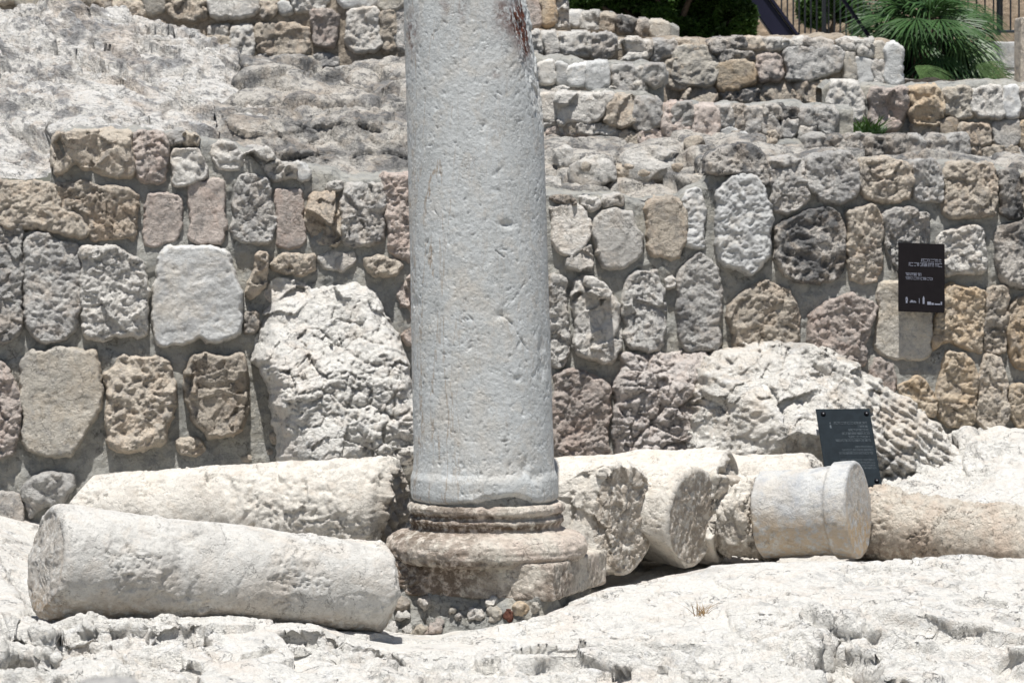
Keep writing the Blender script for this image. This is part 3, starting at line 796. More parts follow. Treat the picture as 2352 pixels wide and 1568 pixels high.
revolve('base_moulding', bp_, M_base, 'pitted', 17, .22, cxf=lambda z: bx + 0 * z, dispf=base_disp, attrs=base_attr,
        chips=[(atD(1010, 1262, -.42), (-.25, -.9, -.2), 'rough', .8), (atD(885, 1262, -.15), (-.8, -.5, -.3), 'rough', .6)], step=1.1)

def block(name, ctr, hx, hy, z0, z1, rot, mat, kind, seed, amp, parent, rnd=.02, chips=(), attrs=None, step=1.4, base=None, taper=0.0):
    """rounded block: side wall grid + top/bottom grids as one closed grid around the vertical axis"""
    g = mpp(0) * step
    # superellipse-like square ring
    n = int(4 * (hx + hy) / g)
    s = np.linspace(0, 4, n, endpoint=False)
    side = s.astype(int); f = (s - side) * 2 - 1
    X = np.select([side == 0, side == 1, side == 2, side == 3], [f, 1 + 0 * f, -f, -1 + 0 * f]); Y = np.select([side == 0, side == 1, side == 2, side == 3], [-1 + 0 * f, f, 1 + 0 * f, -f])
    rows = []
    H = z1 - z0; nz = max(4, int(H / g)); nr = max(6, int(max(hx, hy) / g))
    for k in np.linspace(.02, 1, nr)[:-1]: rows.append((z1, k))
    for t in np.linspace(0, 1, nz): rows.append((z1 - H * t, 1))
    for k in np.linspace(1, .02, max(4, nr // 3))[1:]: rows.append((z0, k))
    P = []
    for z, k in rows:
        e = rnd
        kk = 1 + taper * (z1 - z) / H
        P.append(np.stack([X * hx * k * kk, Y * hy * k * kk, z + 0 * X], -1))
    P = np.array(P)
    P = smooth2(P, max(1, int(rnd / g)))
    c, s_ = math.cos(rot), math.sin(rot)
    Q = P.copy(); Q[..., 0] = ctr[0] + P[..., 0] * c - P[..., 1] * s_; Q[..., 1] = ctr[1] + P[..., 0] * s_ + P[..., 1] * c
    N = grid_normals(Q, True)
    cc = np.array([ctr[0], ctr[1], (z0 + z1) / 2])
    if ((Q - cc) * N).sum(-1).mean() < 0: N = -N
    F = Q.reshape(-1, 3)
    V = F + N.reshape(-1, 3) * (rock(F, kind, seed) * amp)[:, None]
    for (q, nn, ck, ca) in chips:
        nn = np.asarray(nn, float); nn /= np.linalg.norm(nn)
        dd = (V - q) @ nn; m = dd > -.01
        if m.any(): V[m] = V[m] - nn * np.maximum(dd[m], 0)[:, None] + nn * (rock(V[m], ck, seed + 4) * ca * sstep(-.01, .01, dd[m]))[:, None]
    nv = len(rows)
    return mesh_obj(name, V, grid_faces(nv, n, True), mat, parent, ngons=[list(range(n)), list(range((nv - 1) * n, nv * n))[::-1]], attrs=attrs(V) if attrs else {'stain_shade': np.zeros(len(V)), 'vein': np.zeros(len(V))}, base=base)
pcx = atD(1148, 1300, 0)[0]
hs = 196 * mD
def pl_attr(V):
    x, y, z = V.T; n = fbm(V * 5, 4, 8)
    st = .15 + sstep(.15, -.25, x - pcx) * .9 + 1.1 * n + .45 * np.exp(-((x - atD(1265, 1300, 0)[0]) / .10) ** 2)
    return {'stain_shade': np.clip(st, 0, .9), 'vein': np.zeros(len(V))}
block('plinth', (pcx, .02), hs, hs, zD(1372, -.3), zD(1284, -.2), math.radians(-19), M_base, 'pitted', 29, .35, colE, rnd=.02, attrs=pl_attr, step=1.2,
      chips=[(atD(1150, 1296, -.42), (0, -.6, .8), 'facet', .4), (atD(940, 1320, -.22), (-.5, -.85, .1), 'rough', 1.0)])
block('footing', (pcx - .06, .03), hs * .95, hs * .92, zD(1475, -.3), zD(1362, -.3), math.radians(-19), M_mort, 'mortar', 39, 1.5, colE, rnd=.03, taper=.28)
# pebbles in the footing mortar
def boulder(name, ctr, rad, mat, kind, seed, amp=1.0, parent=None, sq=2.6, chips=0, rot=0.0, base=None, step=1.5, dep=1.0):
    g = mpp(dep) * step; R = max(rad)
    n = max(16, int(2 * math.pi * R / g)); nv = max(10, n // 2)
    ph = np.linspace(.02, math.pi - .02, nv); th = np.linspace(0, 2 * math.pi, n, endpoint=False)
    d = np.stack([np.sin(ph)[:, None] * np.cos(th), np.sin(ph)[:, None] * np.sin(th), np.cos(ph)[:, None] + 0 * th], -1)
    L = (np.abs(d) ** sq).sum(-1) ** (-1 / sq)
    P = d * L[..., None] * np.asarray(rad)
    c, s_ = math.cos(rot), math.sin(rot)
    Q = P.copy(); Q[..., 0] = P[..., 0] * c - P[..., 2] * s_; Q[..., 2] = P[..., 0] * s_ + P[..., 2] * c
    F = Q.reshape(-1, 3)
    rs = np.random.RandomState(seed)
    for _ in range(chips):
        nn = rs.normal(size=3) * np.array([1, .8, 1]); nn /= np.linalg.norm(nn)
        sup = (F @ nn).max(); dd = F @ nn - sup * rs.uniform(.62, .85)
        F = F - nn * np.maximum(dd, 0)[:, None]
    nrm = (d / np.asarray(rad)).reshape(-1, 3); nrm /= np.linalg.norm(nrm, axis=1, keepdims=True)
    V = F + np.asarray(ctr)
    V = V + nrm * (rock(V, kind, seed) * amp)[:, None]
    f = grid_faces(nv, n, True)
    return mesh_obj(name, V, f, SM.get(mat, None) or mat, parent, ngons=[list(range(n))[::-1], list(range((nv - 1) * n, nv * n))],
                    base=None if parent is not None else (base if base is not None else (ctr[0], ctr[1], ctr[2] - rad[2])), attrs={'stain_shade': np.zeros(len(V)), 'vein': np.zeros(len(V))})
for i, (x, y, rx, ry, mt, dp) in enumerate([(440, 1028, 42, 38, 'b', -.36), (590, 1025, 42, 32, 'w', -.37), (440, 1110, 35, 22, 'w', -.42), (770, 1062, 26, 34, 't', -.40), (935, 1095, 55, 38, 'w', -.43), (1040, 1018, 40, 26, 's', -.42), (1050, 1110, 60, 44, 't', -.46), (1150, 1110, 34, 55, 'r', -.47), (1235, 1062, 52, 42, 'o', -.45), (470, 1210, 50, 45, 'w', -.50), (560, 1215, 70, 48, 't', -.50), (655, 1190, 55, 46, 'p', -.50), (385, 1190, 40, 40, 'w', -.5), (820, 1120, 30, 30, 'g', -.44), (1330, 1050, 20, 26, 't', -.42)]):
    u, v = C(8, [(x, y)])[0]
    xd, yd = u / S_D, v / S_D
    dp = np.interp(xd, [880, 907, 1266, 1389], [-.1, -.22, -.45, .2]) * .95 * (1 + .28 * np.clip((yd - 1362) / 113, 0, 1.2)) - .012
    p = at(u, v, dp + .012); s_ = mpp(dp) / 6.72
    boulder('pebble', p, (rx * s_, .035, ry * s_), mt, 'rough', 200 + i, .8, colE, chips=4, dep=0, step=1.2)

# ------------------------------------------------------------------ the front wall
PW = (2.0, .07, .10)
wallE = empty('rubble_wall', on_plane(512, 480, PW), 'long mortared rubble wall of large rough blocks behind the columns', 'stone wall')
top = C(4, [(-200, 20), (0, -10), (130, 0), (150, 45), (300, 45)]) + C(1, [(340, 1180), (362, 900), (480, 880), (880, 885), (1100, 895), (1250, 905), (1400, 960), (1560, 985), (1640, 1030), (1760, 1100), (2090, 1130), (2300, 1190), (2352, 1200)]) + \
    D([(940, 402), (1250, 445), (1330, 452), (1480, 460), (1560, 450), (1625, 420), (1640, 355), (1700, 345), (1765, 378), (1960, 370), (2000, 376), (2150, 378), (2290, 384), (2440, 402)])
wall_core(wallE, PW, top, D([(-80, 1330), (2440, 1250)]), .55, 5)
S1 = [
 (4, [(-60,0),(130,10),(145,150),(140,400),(150,480),(120,700),(60,780),(-60,770)], 'g', .06, 'rough'),
 (4, [(180,60),(300,50),(380,130),(520,140),(545,250),(545,500),(510,700),(430,790),(250,760),(185,700),(180,400)], 'g', .06, 'pitted'),
 (4, [(540,170),(620,150),(760,140),(850,210),(970,260),(985,400),(1000,600),(990,720),(930,750),(700,745),(580,765),(560,600),(545,400)], 'w', .10, 'rough'),
 (4, [(1070,190),(1150,150),(1350,150),(1530,160),(1580,330),(1640,600),(1600,730),(1420,790),(1340,750),(1220,800),(1070,800),(1030,650),(1060,400),(1050,300)], 's', .11, None),
 (4, [(160,900),(210,840),(400,845),(640,845),(650,900),(690,1060),(680,1220),(560,1400),(490,1540),(340,1555),(170,1510),(160,1200)], 't', .10, None),
 (4, [(700,1000),(820,890),(1000,900),(1130,920),(1185,1080),(1150,1250),(1100,1480),(900,1500),(740,1490),(720,1200)], 'b', .11, 'sponge'),
 (4, [(1270,900),(1400,870),(1520,900),(1640,870),(1650,1100),(1665,1250),(1600,1380),(1490,1420),(1400,1410),(1290,1290),(1250,1080)], 'b', .13, 'facet'),
 (4, [(-60,880),(60,960),(120,1120),(120,1300),(100,1540),(-60,1562)], 'p', .07, None),
 (4, [(1210,1440),(1300,1430),(1370,1490),(1340,1530),(1220,1530)], 'b', .05, None),
 (4, [(1730,190),(1780,190),(1790,380),(1700,490),(1650,480),(1720,330)], 'b', .09, 'facet'),
 (4, [(1810,250),(1900,200),(2110,200),(2120,290),(2050,330),(1900,320)], 'b', .06, None),
 (4, [(1650,600),(1720,590),(1730,700),(1650,730)], 'd', .06, 'crumb'),
 (4, [(2150,200),(2300,190),(2340,240),(2300,290),(2160,280)], 'w', .03, 'smooth'),
 (1, [(360,950),(400,890),(480,880),(600,880),(880,880),(895,1000),(890,1190),(800,1190),(650,1160),(560,1120),(520,1080),(420,1150),(365,1190)], 'b', .07, 'facet'),
 (1, [(900,900),(1100,890),(1115,1000),(1110,1220),(930,1210),(910,1050)], 'p', .06, 'rough'),
 (1, [(1180,1010),(1260,985),(1340,1000),(1390,1110),(1370,1190),(1270,1250),(1180,1250),(1170,1100)], 'w', .07, 'crumb'),
 (1, [(1430,970),(1560,970),(1615,1060),(1600,1130),(1480,1130),(1430,1050)], 'w', .06, 'crumb'),
 (1, [(1120,900),(1230,890),(1230,960),(1150,985),(1115,970)], 'g', .05, 'facet'),
 (1, [(1240,905),(1330,930),(1320,975),(1240,970)], 't', .05, 'facet'),
 (1, [(1780,1110),(1980,1100),(1990,1190),(1830,1210)], 'w', .06, 'facet'),
 (1, [(1660,1030),(1800,1010),(1850,1080),(1740,1110),(1650,1090)], 'w', .05, 'facet'),
 (1, [(2000,1080),(2090,1150),(2050,1200),(2000,1180)], 's', .05, None),
 (1, [(2200,1240),(2290,1215),(2300,1265),(2210,1270)], 'w', .05, None),
 (1, [(380,1230),(700,1250),(860,1260),(910,1300),(915,1560),(900,1600),(620,1600),(560,1450),(400,1420),(370,1300)], 'b', .05, 'rough'),
 (1, [(-60,1230),(370,1230),(400,1430),(560,1460),(600,1590),(300,1540),(-60,1500)], 'b', .06, 'pitted'),
 (1, [(1000,1300),(1210,1300),(1225,1430),(1200,1600),(1080,1640),(980,1640),(985,1400)], 'p', .045, 'smooth'),
 (1, [(1290,1220),(1510,1210),(1510,1400),(1495,1620),(1400,1630),(1280,1610),(1280,1300)], 'p', .055, 'smooth'),
 (1, [(1600,1170),(1780,1180),(1820,1300),(1850,1500),(1820,1640),(1560,1620),(1580,1350)], 'g', .055, 'rough'),
 (1, [(1850,1270),(2030,1270),(2035,1500),(2030,1660),(1870,1660),(1860,1450)], 'p', .04, 'smooth'),
 (1, [(2080,1300),(2290,1300),(2310,1500),(2260,1640),(2120,1620),(2060,1530)], 'b', .07, 'facet'),
 (2, [(50,1240),(290,1240),(320,1400),(300,1640),(30,1640),(30,1350)], 'g', .05, 'rough'),
 (2, [(310,1170),(480,1180),(640,1200),(640,1740),(480,1740),(340,1700),(330,1400)], 'p', .06, 'rough'),
 (2, [(720,1200),(950,1220),(960,1600),(740,1600)], 'g', .05, 'rough'),
 (2, [(1040,1280),(1330,1290),(1340,1650),(1050,1650)], 'b', .05, 'rough'),
 (5, [(620,250),(860,240),(880,700),(620,720)], 'g', .06, 'rough'),
 (5, [(960,220),(1300,240),(1320,780),(960,760)], 'b', .06, 'rough'),
 (5, [(620,900),(900,860),(920,1400),(640,1420)], 'p', .06, 'rough'),
 (5, [(1020,880),(1370,930),(1380,1450),(1020,1450)], 'g', .06, 'rough'),
 (5, [(40,200),(110,190),(130,240),(60,300),(0,290),(0,230)], 'w', .03, 'smooth'),
 (5, [(170,220),(330,210),(440,280),(380,340),(200,330)], 'b', .08, 'facet'),
 (5, [(420,450),(500,330),(560,350),(560,830),(460,800),(430,620)], 'p', .07, 'facet'),
 # right part
 (2, [(1440,1400),(1560,1370),(1640,1390),(1690,1500),(1650,1660),(1560,1720),(1480,1700),(1440,1500)], 'w', .06, 'smooth'),
 (2, [(1730,1430),(1960,1410),(2000,1500),(2040,1560),(2040,1700),(1900,1800),(1780,1770),(1720,1600)], 'w', .07, 'smooth'),
 (2, [(2080,1340),(2250,1320),(2340,1420),(2340,1600),(2290,1730),(2110,1720),(2080,1550)], 'b', .06, 'smooth'),
 (2, [(1640,1330),(1740,1330),(1760,1370),(1690,1400),(1640,1370)], 'w', .05, None),
 (2, [(1790,1320),(1910,1320),(1910,1370),(1800,1390)], 'w', .04, None),
 (2, [(1430,1310),(1560,1320),(1610,1350),(1500,1360)], 'd', .04, 'facet'),
 (5, [(1550,240),(1620,180),(1690,120),(1700,280),(1640,310),(1550,290)], 'w', .07, 'facet'),
 (3, [(75,1290),(190,1280),(205,1560),(190,1650),(90,1650),(70,1400)], 's', .05, 'pitted'),
 (3, [(300,1280),(430,1180),(520,1180),(620,1320),(645,1420),(640,1700),(590,1790),(500,1830),(400,1790),(310,1740),(285,1600),(285,1400)], 's', .10, 'pitted'),
 (3, [(220,1060),(300,1010),(440,970),(560,1000),(640,1080),(640,1250),(560,1220),(440,1160),(230,1170)], 'd', .07, 'pitted'),
 (3, [(650,1060),(840,1060),(880,1180),(880,1350),(800,1420),(660,1430),(650,1250)], 'g', .06, 'rough'),
 (3, [(885,1060),(1190,1030),(1240,1100),(1225,1320),(1120,1350),(1010,1360),(960,1290),(890,1250)], 'g', .07, 'pitted'),
 (3, [(1260,1060),(1560,1090),(1590,1230),(1580,1340),(1400,1360),(1290,1330),(1255,1280)], 'b', .06, 'rough'),
 (3, [(1600,1080),(1760,1090),(1790,1180),(1790,1350),(1650,1360),(1600,1230)], 'g', .06, 'rough'),
 (3, [(1810,1100),(2150,1090),(2165,1250),(2150,1450),(1940,1450),(1810,1430)], 'b', .07, 'rough'),
 (3, [(2180,1150),(2310,1140),(2330,1300),(2330,1450),(2190,1450)], 'd', .06, 'rough'),
 (3, [(2345,1150),(2480,1150),(2480,1440),(2350,1440)], 'b', .06, 'rough'),
 (3, [(710,1500),(880,1420),(1060,1400),(1110,1480),(1140,1620),(1140,1800),(1080,1890),(870,1890),(760,1860),(690,1750),(680,1600)], 'd', .09, 'sponge'),
 (3, [(1170,1420),(1320,1380),(1400,1500),(1400,1700),(1360,1890),(1180,1880),(1160,1650)], 'b', .06, 'rough'),
 (3, [(1420,1410),(1560,1390),(1690,1420),(1710,1560),(1690,1800),(1500,1820),(1420,1650)], 'g', .05, 'rough'),
 (6, [(1770,60),(1960,0),(2070,20),(2090,200),(2070,320),(1900,310),(1830,330),(1780,200)], 'w', .07, 'rough'),
 (6, [(2170,20),(2352,-40),(2440,0),(2440,400),(2230,400),(2170,250),(2150,120)], 'd', .08, 'pitted'),
 (6, [(50,280),(170,200),(250,250),(310,340),(310,720),(280,830),(100,850),(30,750),(20,450)], 'g', .06, 'pitted'),
 (6, [(370,540),(500,440),(620,370),(760,450),(820,540),(850,800),(700,870),(450,870),(370,640)], 'b', .07, 'rough'),
 (6, [(910,620),(1020,530),(1170,470),(1330,520),(1350,560),(1290,760),(1280,960),(1000,960),(900,760)], 'p', .08, 'rough'),
 (6, [(1380,420),(1450,380),(1730,400),(1730,850),(1660,880),(1450,890),(1350,830),(1370,600)], 't', .05, 'smooth'),
 (6, [(1830,390),(1960,420),(2080,430),(2080,700),(2060,850),(1960,830),(1840,760),(1750,840),(1740,720),(1790,560)], 'o', .06, 'rough'),
 (6, [(2100,430),(2230,430),(2240,600),(2200,860),(2100,850),(2085,600)], 'b', .05, 'rough'),
 (6, [(2260,500),(2440,480),(2440,980),(2270,920),(2245,750)], 'o', .06, 'rough'),
 (6, [(1330,960),(1380,900),(1440,920),(1480,1060),(1440,1150),(1300,1060)], 'p', .06, 'rough'),
 (6, [(1500,1080),(1620,1010),(1720,1080),(1740,1180),(1740,1280),(1660,1280),(1520,1150)], 'o', .06, 'rough'),
 (6, [(1800,900),(1850,850),(1960,880),(2030,1000),(2010,1340),(1860,1340),(1780,1290),(1770,1100)], 'o', .07, 'rough'),
 (6, [(2045,1020),(2110,880),(2200,900),(2230,1060),(2230,1280),(2150,1390),(2030,1350)], 'b', .07, 'rough'),
 (6, [(2255,1080),(2440,1060),(2440,1420),(2255,1300)], 'o', .06, 'rough'),
 (5, [(1430,340),(1530,340),(1540,870),(1520,940),(1440,930),(1420,800)], 'w', .05, 'rough'),
 (5, [(1590,370),(1700,340),(1800,430),(1890,560),(1900,780),(1850,910),(1770,920),(1640,880),(1580,800),(1600,600)], 'w', .09, 'facet'),
 (5, [(1950,350),(2050,310),(2150,300),(2180,450),(2190,700),(2150,850),(1980,840),(1930,720),(1920,500)], 'g', .06, 'rough'),
 (5, [(2200,360),(2240,340),(2265,400),(2210,420)], 'w', .05, None),
 (5, [(1470,1020),(1560,960),(1650,980),(1730,1040),(1820,1070),(1820,1400),(1800,1620),(1480,1620),(1450,1250)], 'p', .07, 'rough'),
 (7, [(-50,290),(120,290),(160,400),(150,540),(60,580),(-50,560)], 'g', .05, 'smooth'),
 (7, [(-50,590),(100,610),(140,760),(60,800),(-50,700)], 'g', .05, 'rough'),
 (7, [(180,190),(350,150),(500,170),(500,220),(420,330),(380,370),(300,360),(210,430),(170,300)], 'g', .12, 'crumb'),
]
SPECIAL = {50: 'dark sponge-like pitted block'}
for i, (cn, poly, mt, T, kd) in enumerate(S1):
    big = (np.array(poly)[:, 0].max() - np.array(poly)[:, 0].min()) > 250
    wall_stone(wallE, PW, C(cn, poly), mt, kd, T, w=.026 if big else .018)
# small chinking pieces pressed into the joints
def chinks(parent, pl, polys, box, n, seed, rmax=.035):
    rs_ = np.random.RandomState(seed); V = []; F = []; G = []; cen = []
    PP = []
    for q in polys:
        q = np.array(q)[:, :2]; W = on_plane(q[:, 0], q[:, 1], pl); PP.append(np.stack([W[:, 0], W[:, 2]], -1))
    u = rs_.uniform(box[0], box[2], 5000); v = rs_.uniform(box[1], box[3], 5000)
    W = on_plane(u, v, pl); Q = np.stack([W[:, 0], W[:, 2]], -1)
    dm = np.full(len(Q), 9.0)
    for p in PP: dm = np.minimum(dm, -sdist(Q, p))
    for i in np.argsort(-dm * rs_.uniform(.4, 1, len(dm))):
        if len(cen) >= n: break
        if dm[i] < .020 or any(np.hypot(*(Q[i] - c)) < rr_ + min(rmax, dm[i]) for c, rr_ in cen): continue
        R_ = min(rmax, dm[i]) * rs_.uniform(.6, 1); cen.append((Q[i], R_))
        k = 14; ph = np.linspace(.05, math.pi - .05, 9); th = np.linspace(0, 2 * math.pi, k, endpoint=False)
        d = np.stack([np.sin(ph)[:, None] * np.cos(th), np.sin(ph)[:, None] * np.sin(th), np.cos(ph)[:, None] + 0 * th], -1).reshape(-1, 3)
        q = d * np.array([R_ * rs_.uniform(.9, 1.5), R_ * .5, R_ * rs_.uniform(.55, 1)])
        for _ in range(4):
            nn = rs_.normal(size=3); nn /= np.linalg.norm(nn); q = q - nn * np.maximum((q @ nn) - (q @ nn).max() * .6, 0)[:, None]
        q = q + W[i] + d * (fbm((q + W[i]) * 30, 3, seed) * .008)[:, None]
        F.append(grid_faces(9, k, True) + len(V)); G += [[len(V) + a for a in range(k)], [len(V) + 8 * k + a for a in range(k)]]; V += list(q)
    o = mesh_obj('chinking_stones', V, np.concatenate(F), SM['b'], parent, ngons=G); o['kind'] = 'stuff'
    return o
chinks(wallE, PW, [C(cn, p) for cn, p, *_ in S1], (-5, 165, 1030, 480), 170, 4)
# white outcrop built into the wall, left of the column
def prof_out(T, lo, hi, w=.10):
    def f(Q, d, p2):
        zt, zb = p2[:, 1].max(), p2[:, 1].min()
        k = (zt - Q[:, 1]) / (zt - zb)
        t = np.clip(d / w, 0, 1)
        return -.03 + (T * (lo + (1 - lo) * sstep(0, hi, k)) + .03) * (1 - (1 - t) ** 2.2) ** .7
    return f
wall_stone(None, PW, C(4, [(1750,480),(1850,400),(1930,370),(2150,440),(2350,400),(2480,440),(2560,560),(2690,800),(2760,1050),(2850,1300),(2900,1700),(1880,1700),(1850,1300),(1780,1000),(1710,880),(1730,700),(1800,560)]),
           M_bed, 'outcrop', .42, prof=prof_out(.42, .12, .62, .12), name='rock_outcrop', jit=.02, base=on_plane(340, 470, PW))
o = bpy.context.view_layer.objects.active
outc = [x for x in COL.objects if x.name.startswith('rock_outcrop')][-1]
set_props(outc, 'cream fractured bedrock bulging from the wall just left of the standing column', 'rock outcrop')
wall_stone(None, PW, C(5, [(1900,900),(1960,865),(2060,870),(2200,870),(2352,860),(2480,850),(2500,900),(2500,1200),(2500,1700),(1880,1700),(1870,1400),(1860,1100)]),
           M_bedp, 'outcrop', .17, prof=prof_out(.17, .35, .3, .06), name='rock_outcrop', jit=.02, base=on_plane(660, 460, PW))
set_props([x for x in COL.objects if x.name.startswith('rock_outcrop')][-1], 'creviced pinkish white rock ledge at the wall foot, between the column and the big boulder', 'rock outcrop')
def tool(Q, d):
    # rows of pick marks on the right flank
    m = sstep(1.35, 1.75, Q[:, 0]) * sstep(1.15, .9, Q[:, 1])
    t = (Q[:, 0] * .55 + Q[:, 1] * .85) * 2 * math.pi / .038
    return m * (.010 * np.sin(t + 1.5 * noise(np.stack([Q[:, 0] * 9, 0 * Q[:, 0], Q[:, 1] * 9], -1), 4)))
def prof_boulder(Q, d, p2):
    t = np.clip(d / .07, 0, 1)
    return -.03 + .27 * (1 - (1 - t) ** 3) + np.minimum(.66, .85 * np.maximum(d - .02, 0))
wall_stone(None, (2.0, .07, .10), C(6, [(120,960),(250,880),(440,810),(700,798),(900,820),(1060,858),(1280,990),(1450,1130),(1600,1220),(1740,1360),(1920,1540),(2090,1700),(2200,1900),(2300,2000),(0,2000),(60,1400)]),
           M_bedb, 'bould', .5, prof=prof_boulder, name='boulder', jit=.025, base=on_plane(840, 520, PW), extra=tool, amp=.62)
set_props([x for x in COL.objects if x.name.startswith('boulder')][-1], 'big rounded white boulder with rows of pick marks behind the leaning dark sign', 'boulder')
# bright bedrock low at the right, behind the last fallen column
r3 = loft('bedrock_slope', [
    D([(1950, 1010, 2.3), (2100, 1030, 2.3), (2170, 1000, 2.3), (2230, 985, 2.3), (2440, 1000, 2.35)]),
    D([(1950, 1080, 1.9), (2190, 1060, 1.95), (2240, 1010, 1.95), (2300, 1000, 1.95), (2440, 1010, 1.95)]),
    D([(1950, 1140, 1.5), (2230, 1120, 1.6), (2290, 1090, 1.6), (2440, 1080, 1.6)]),
    D([(1950, 1180, 1.2), (2200, 1160, 1.3), (2440, 1150, 1.35)]),
    D([(1950, 1300, 1.0), (2440, 1300, 1.1)])], 1950 * S_D, 1060, M_bed, 'worn', 301, sm=6)
r3['kind'] = 'structure'
r4 = loft('bedrock_slope', [
    zline([(-80, .5, 2.1), (90, .4, 2.1)]), D([(-80, 1230, 1.5), (90, 1290, 1.5)]), D([(-80, 1275, .9), (0, 1290, .8), (90, 1330, .8)]), D([(-80, 1330, .2), (90, 1380, .3)])], -30, 45, M_bed, 'worn', 305, sm=5)
r4['kind'] = 'structure'

# ------------------------------------------------------------------ upper left bedrock
ul = loft('bedrock_slope', [
    C(1, [(-100, 1260, 2.2), (350, 1190, 2.2), (420, 980, 2.2), (900, 960, 2.2), (1300, 1020, 2.2), (1800, 1080, 2.2)]),
    C(1, [(-100, 1020, 2.4), (0, 1020, 2.4), (340, 1000, 2.4), (400, 880, 2.4), (900, 868, 2.4), (1200, 890, 2.35), (1500, 960, 2.4), (1800, 960, 2.5)]),
    C(1, [(-100, 840, 2.7), (250, 850, 2.7), (330, 820, 2.75), (700, 800, 2.7), (1000, 850, 2.6), (1200, 830, 2.6), (1500, 800, 2.8), (1800, 790, 2.9)]),
    C(1, [(-100, 600, 3.2), (400, 650, 3.1), (800, 740, 3.0), (1200, 740, 3.0), (1560, 760, 3.1), (1800, 770, 3.1)]),
    C(1, [(-100, 420, 3.7), (500, 490, 3.6), (1000, 560, 3.5), (1400, 620, 3.4), (1640, 720, 3.3), (1800, 760, 3.2)]),
    C(1, [(-100, 200, 4.2), (500, 250, 4.1), (1000, 320, 4.0), (1450, 420, 3.8), (1600, 560, 3.6), (1660, 700, 3.5), (1800, 760, 3.4)]),
    C(1, [(-100, 20, 4.5), (150, 22, 4.5), (550, 75, 4.4), (1090, 95, 4.3), (1250, 160, 4.2), (1450, 265, 4.1), (1600, 400, 4.0), (1680, 700, 3.8), (1800, 770, 3.6)]),
    C(1, [(-100, 120, 5.0), (1090, 180, 4.9), (1600, 500, 4.5), (1800, 850, 4.2)])], -30, 262, M_bedl, 'bedrock', 401, sm=14, amp=1.1, slant=math.radians(-24), step=1.6, vstep=1.8)
ul['kind'] = 'structure'
ledge = loft('rock_ledge', [
    C(1, [(1450, 1060, 2.25), (1640, 1100, 2.25), (2352, 1250, 2.25), (2900, 1260, 2.25)]),
    C(1, [(1450, 960, 2.5), (1640, 1000, 2.5), (2000, 1090, 2.5), (2352, 1140, 2.5), (2900, 1160, 2.5)]),
    C(1, [(1450, 800, 2.7), (1560, 760, 2.62), (1800, 775, 2.62), (2100, 810, 2.62), (2268, 800, 2.62), (2500, 800, 2.62), (2900, 850, 2.62)]),
    C(1, [(1450, 760, 2.9), (1700, 730, 2.95), (2100, 740, 2.95), (2900, 780, 2.95)]),
    C(1, [(1450, 720, 3.2), (1650, 640, 3.3), (2100, 620, 3.3), (2900, 680, 3.3)]),
    C(1, [(1450, 600, 3.7), (1650, 450, 3.7), (2000, 470, 3.7), (2352, 520, 3.7), (2900, 530, 3.7)]),
    C(1, [(1450, 500, 4.0), (1650, 405, 3.9), (1850, 375, 3.9), (2200, 410, 3.9), (2900, 420, 3.9)]),
    C(1, [(1450, 500, 4.7), (2900, 440, 4.7)])], C(1, [(1450, 0)])[0][0], C(1, [(2950, 0)])[0][0], M_strata, 'ledge', 411, sm=4, step=1.6, vstep=1.8)
ledge['kind'] = 'structure'

# ------------------------------------------------------------------ walls further back, by courses
def wall(label, pl, topp, botp, courses, base_px, seed, back=.5, T=.05, stones=(), mats='gbwpg', core=None, cat='stone wall', backdrop=0., gap=1.2):
    e = empty('terrace_wall', on_plane(*base_px, pl), label, cat, 'low rubble terrace walls')
    wall_core(e, pl, topp, botp, back, seed, mat=core, step=2.2, backdrop=backdrop)
    rs = random.Random(seed)
    for (cs, y0, y1, brk, mt) in courses:
        for a, b in zip(brk[:-1], brk[1:]):
            if b - a < 12: continue
            h = y1 - y0; j = lambda k: rs.uniform(-k, k)
            g2 = gap * 5
            t0 = y0 + j(h * .07); t1 = y1 + j(h * .07)
            poly = [(a + g2 + j(6), t0 + h * .15), (a + (b - a) * .25, t0), (a + (b - a) * .7, t0 + j(h * .06)), (b - g2 + j(6), t0 + h * .12), (b - g2 + j(8), t0 + h * .6), (b - g2 - (b - a) * .08, t1 - h * .05), (a + (b - a) * .5, t1 + j(h * .06)), (a + g2 + (b - a) * .05, t1 - h * .04), (a + g2, t0 + h * .55)]
            wall_stone(e, pl, C(cs, poly), mt if len(mt) == 1 else rs.choice(mt), None, T * rs.uniform(.7, 1.3), w=.018, grow=.024, step=1.5, amp=.8)
    for (cs, poly, mt, t_, kd) in stones:
        wall_stone(e, pl, C(cs, poly), mt, kd, t_, w=.026, grow=.026, step=1.5, amp=.85)
    return e
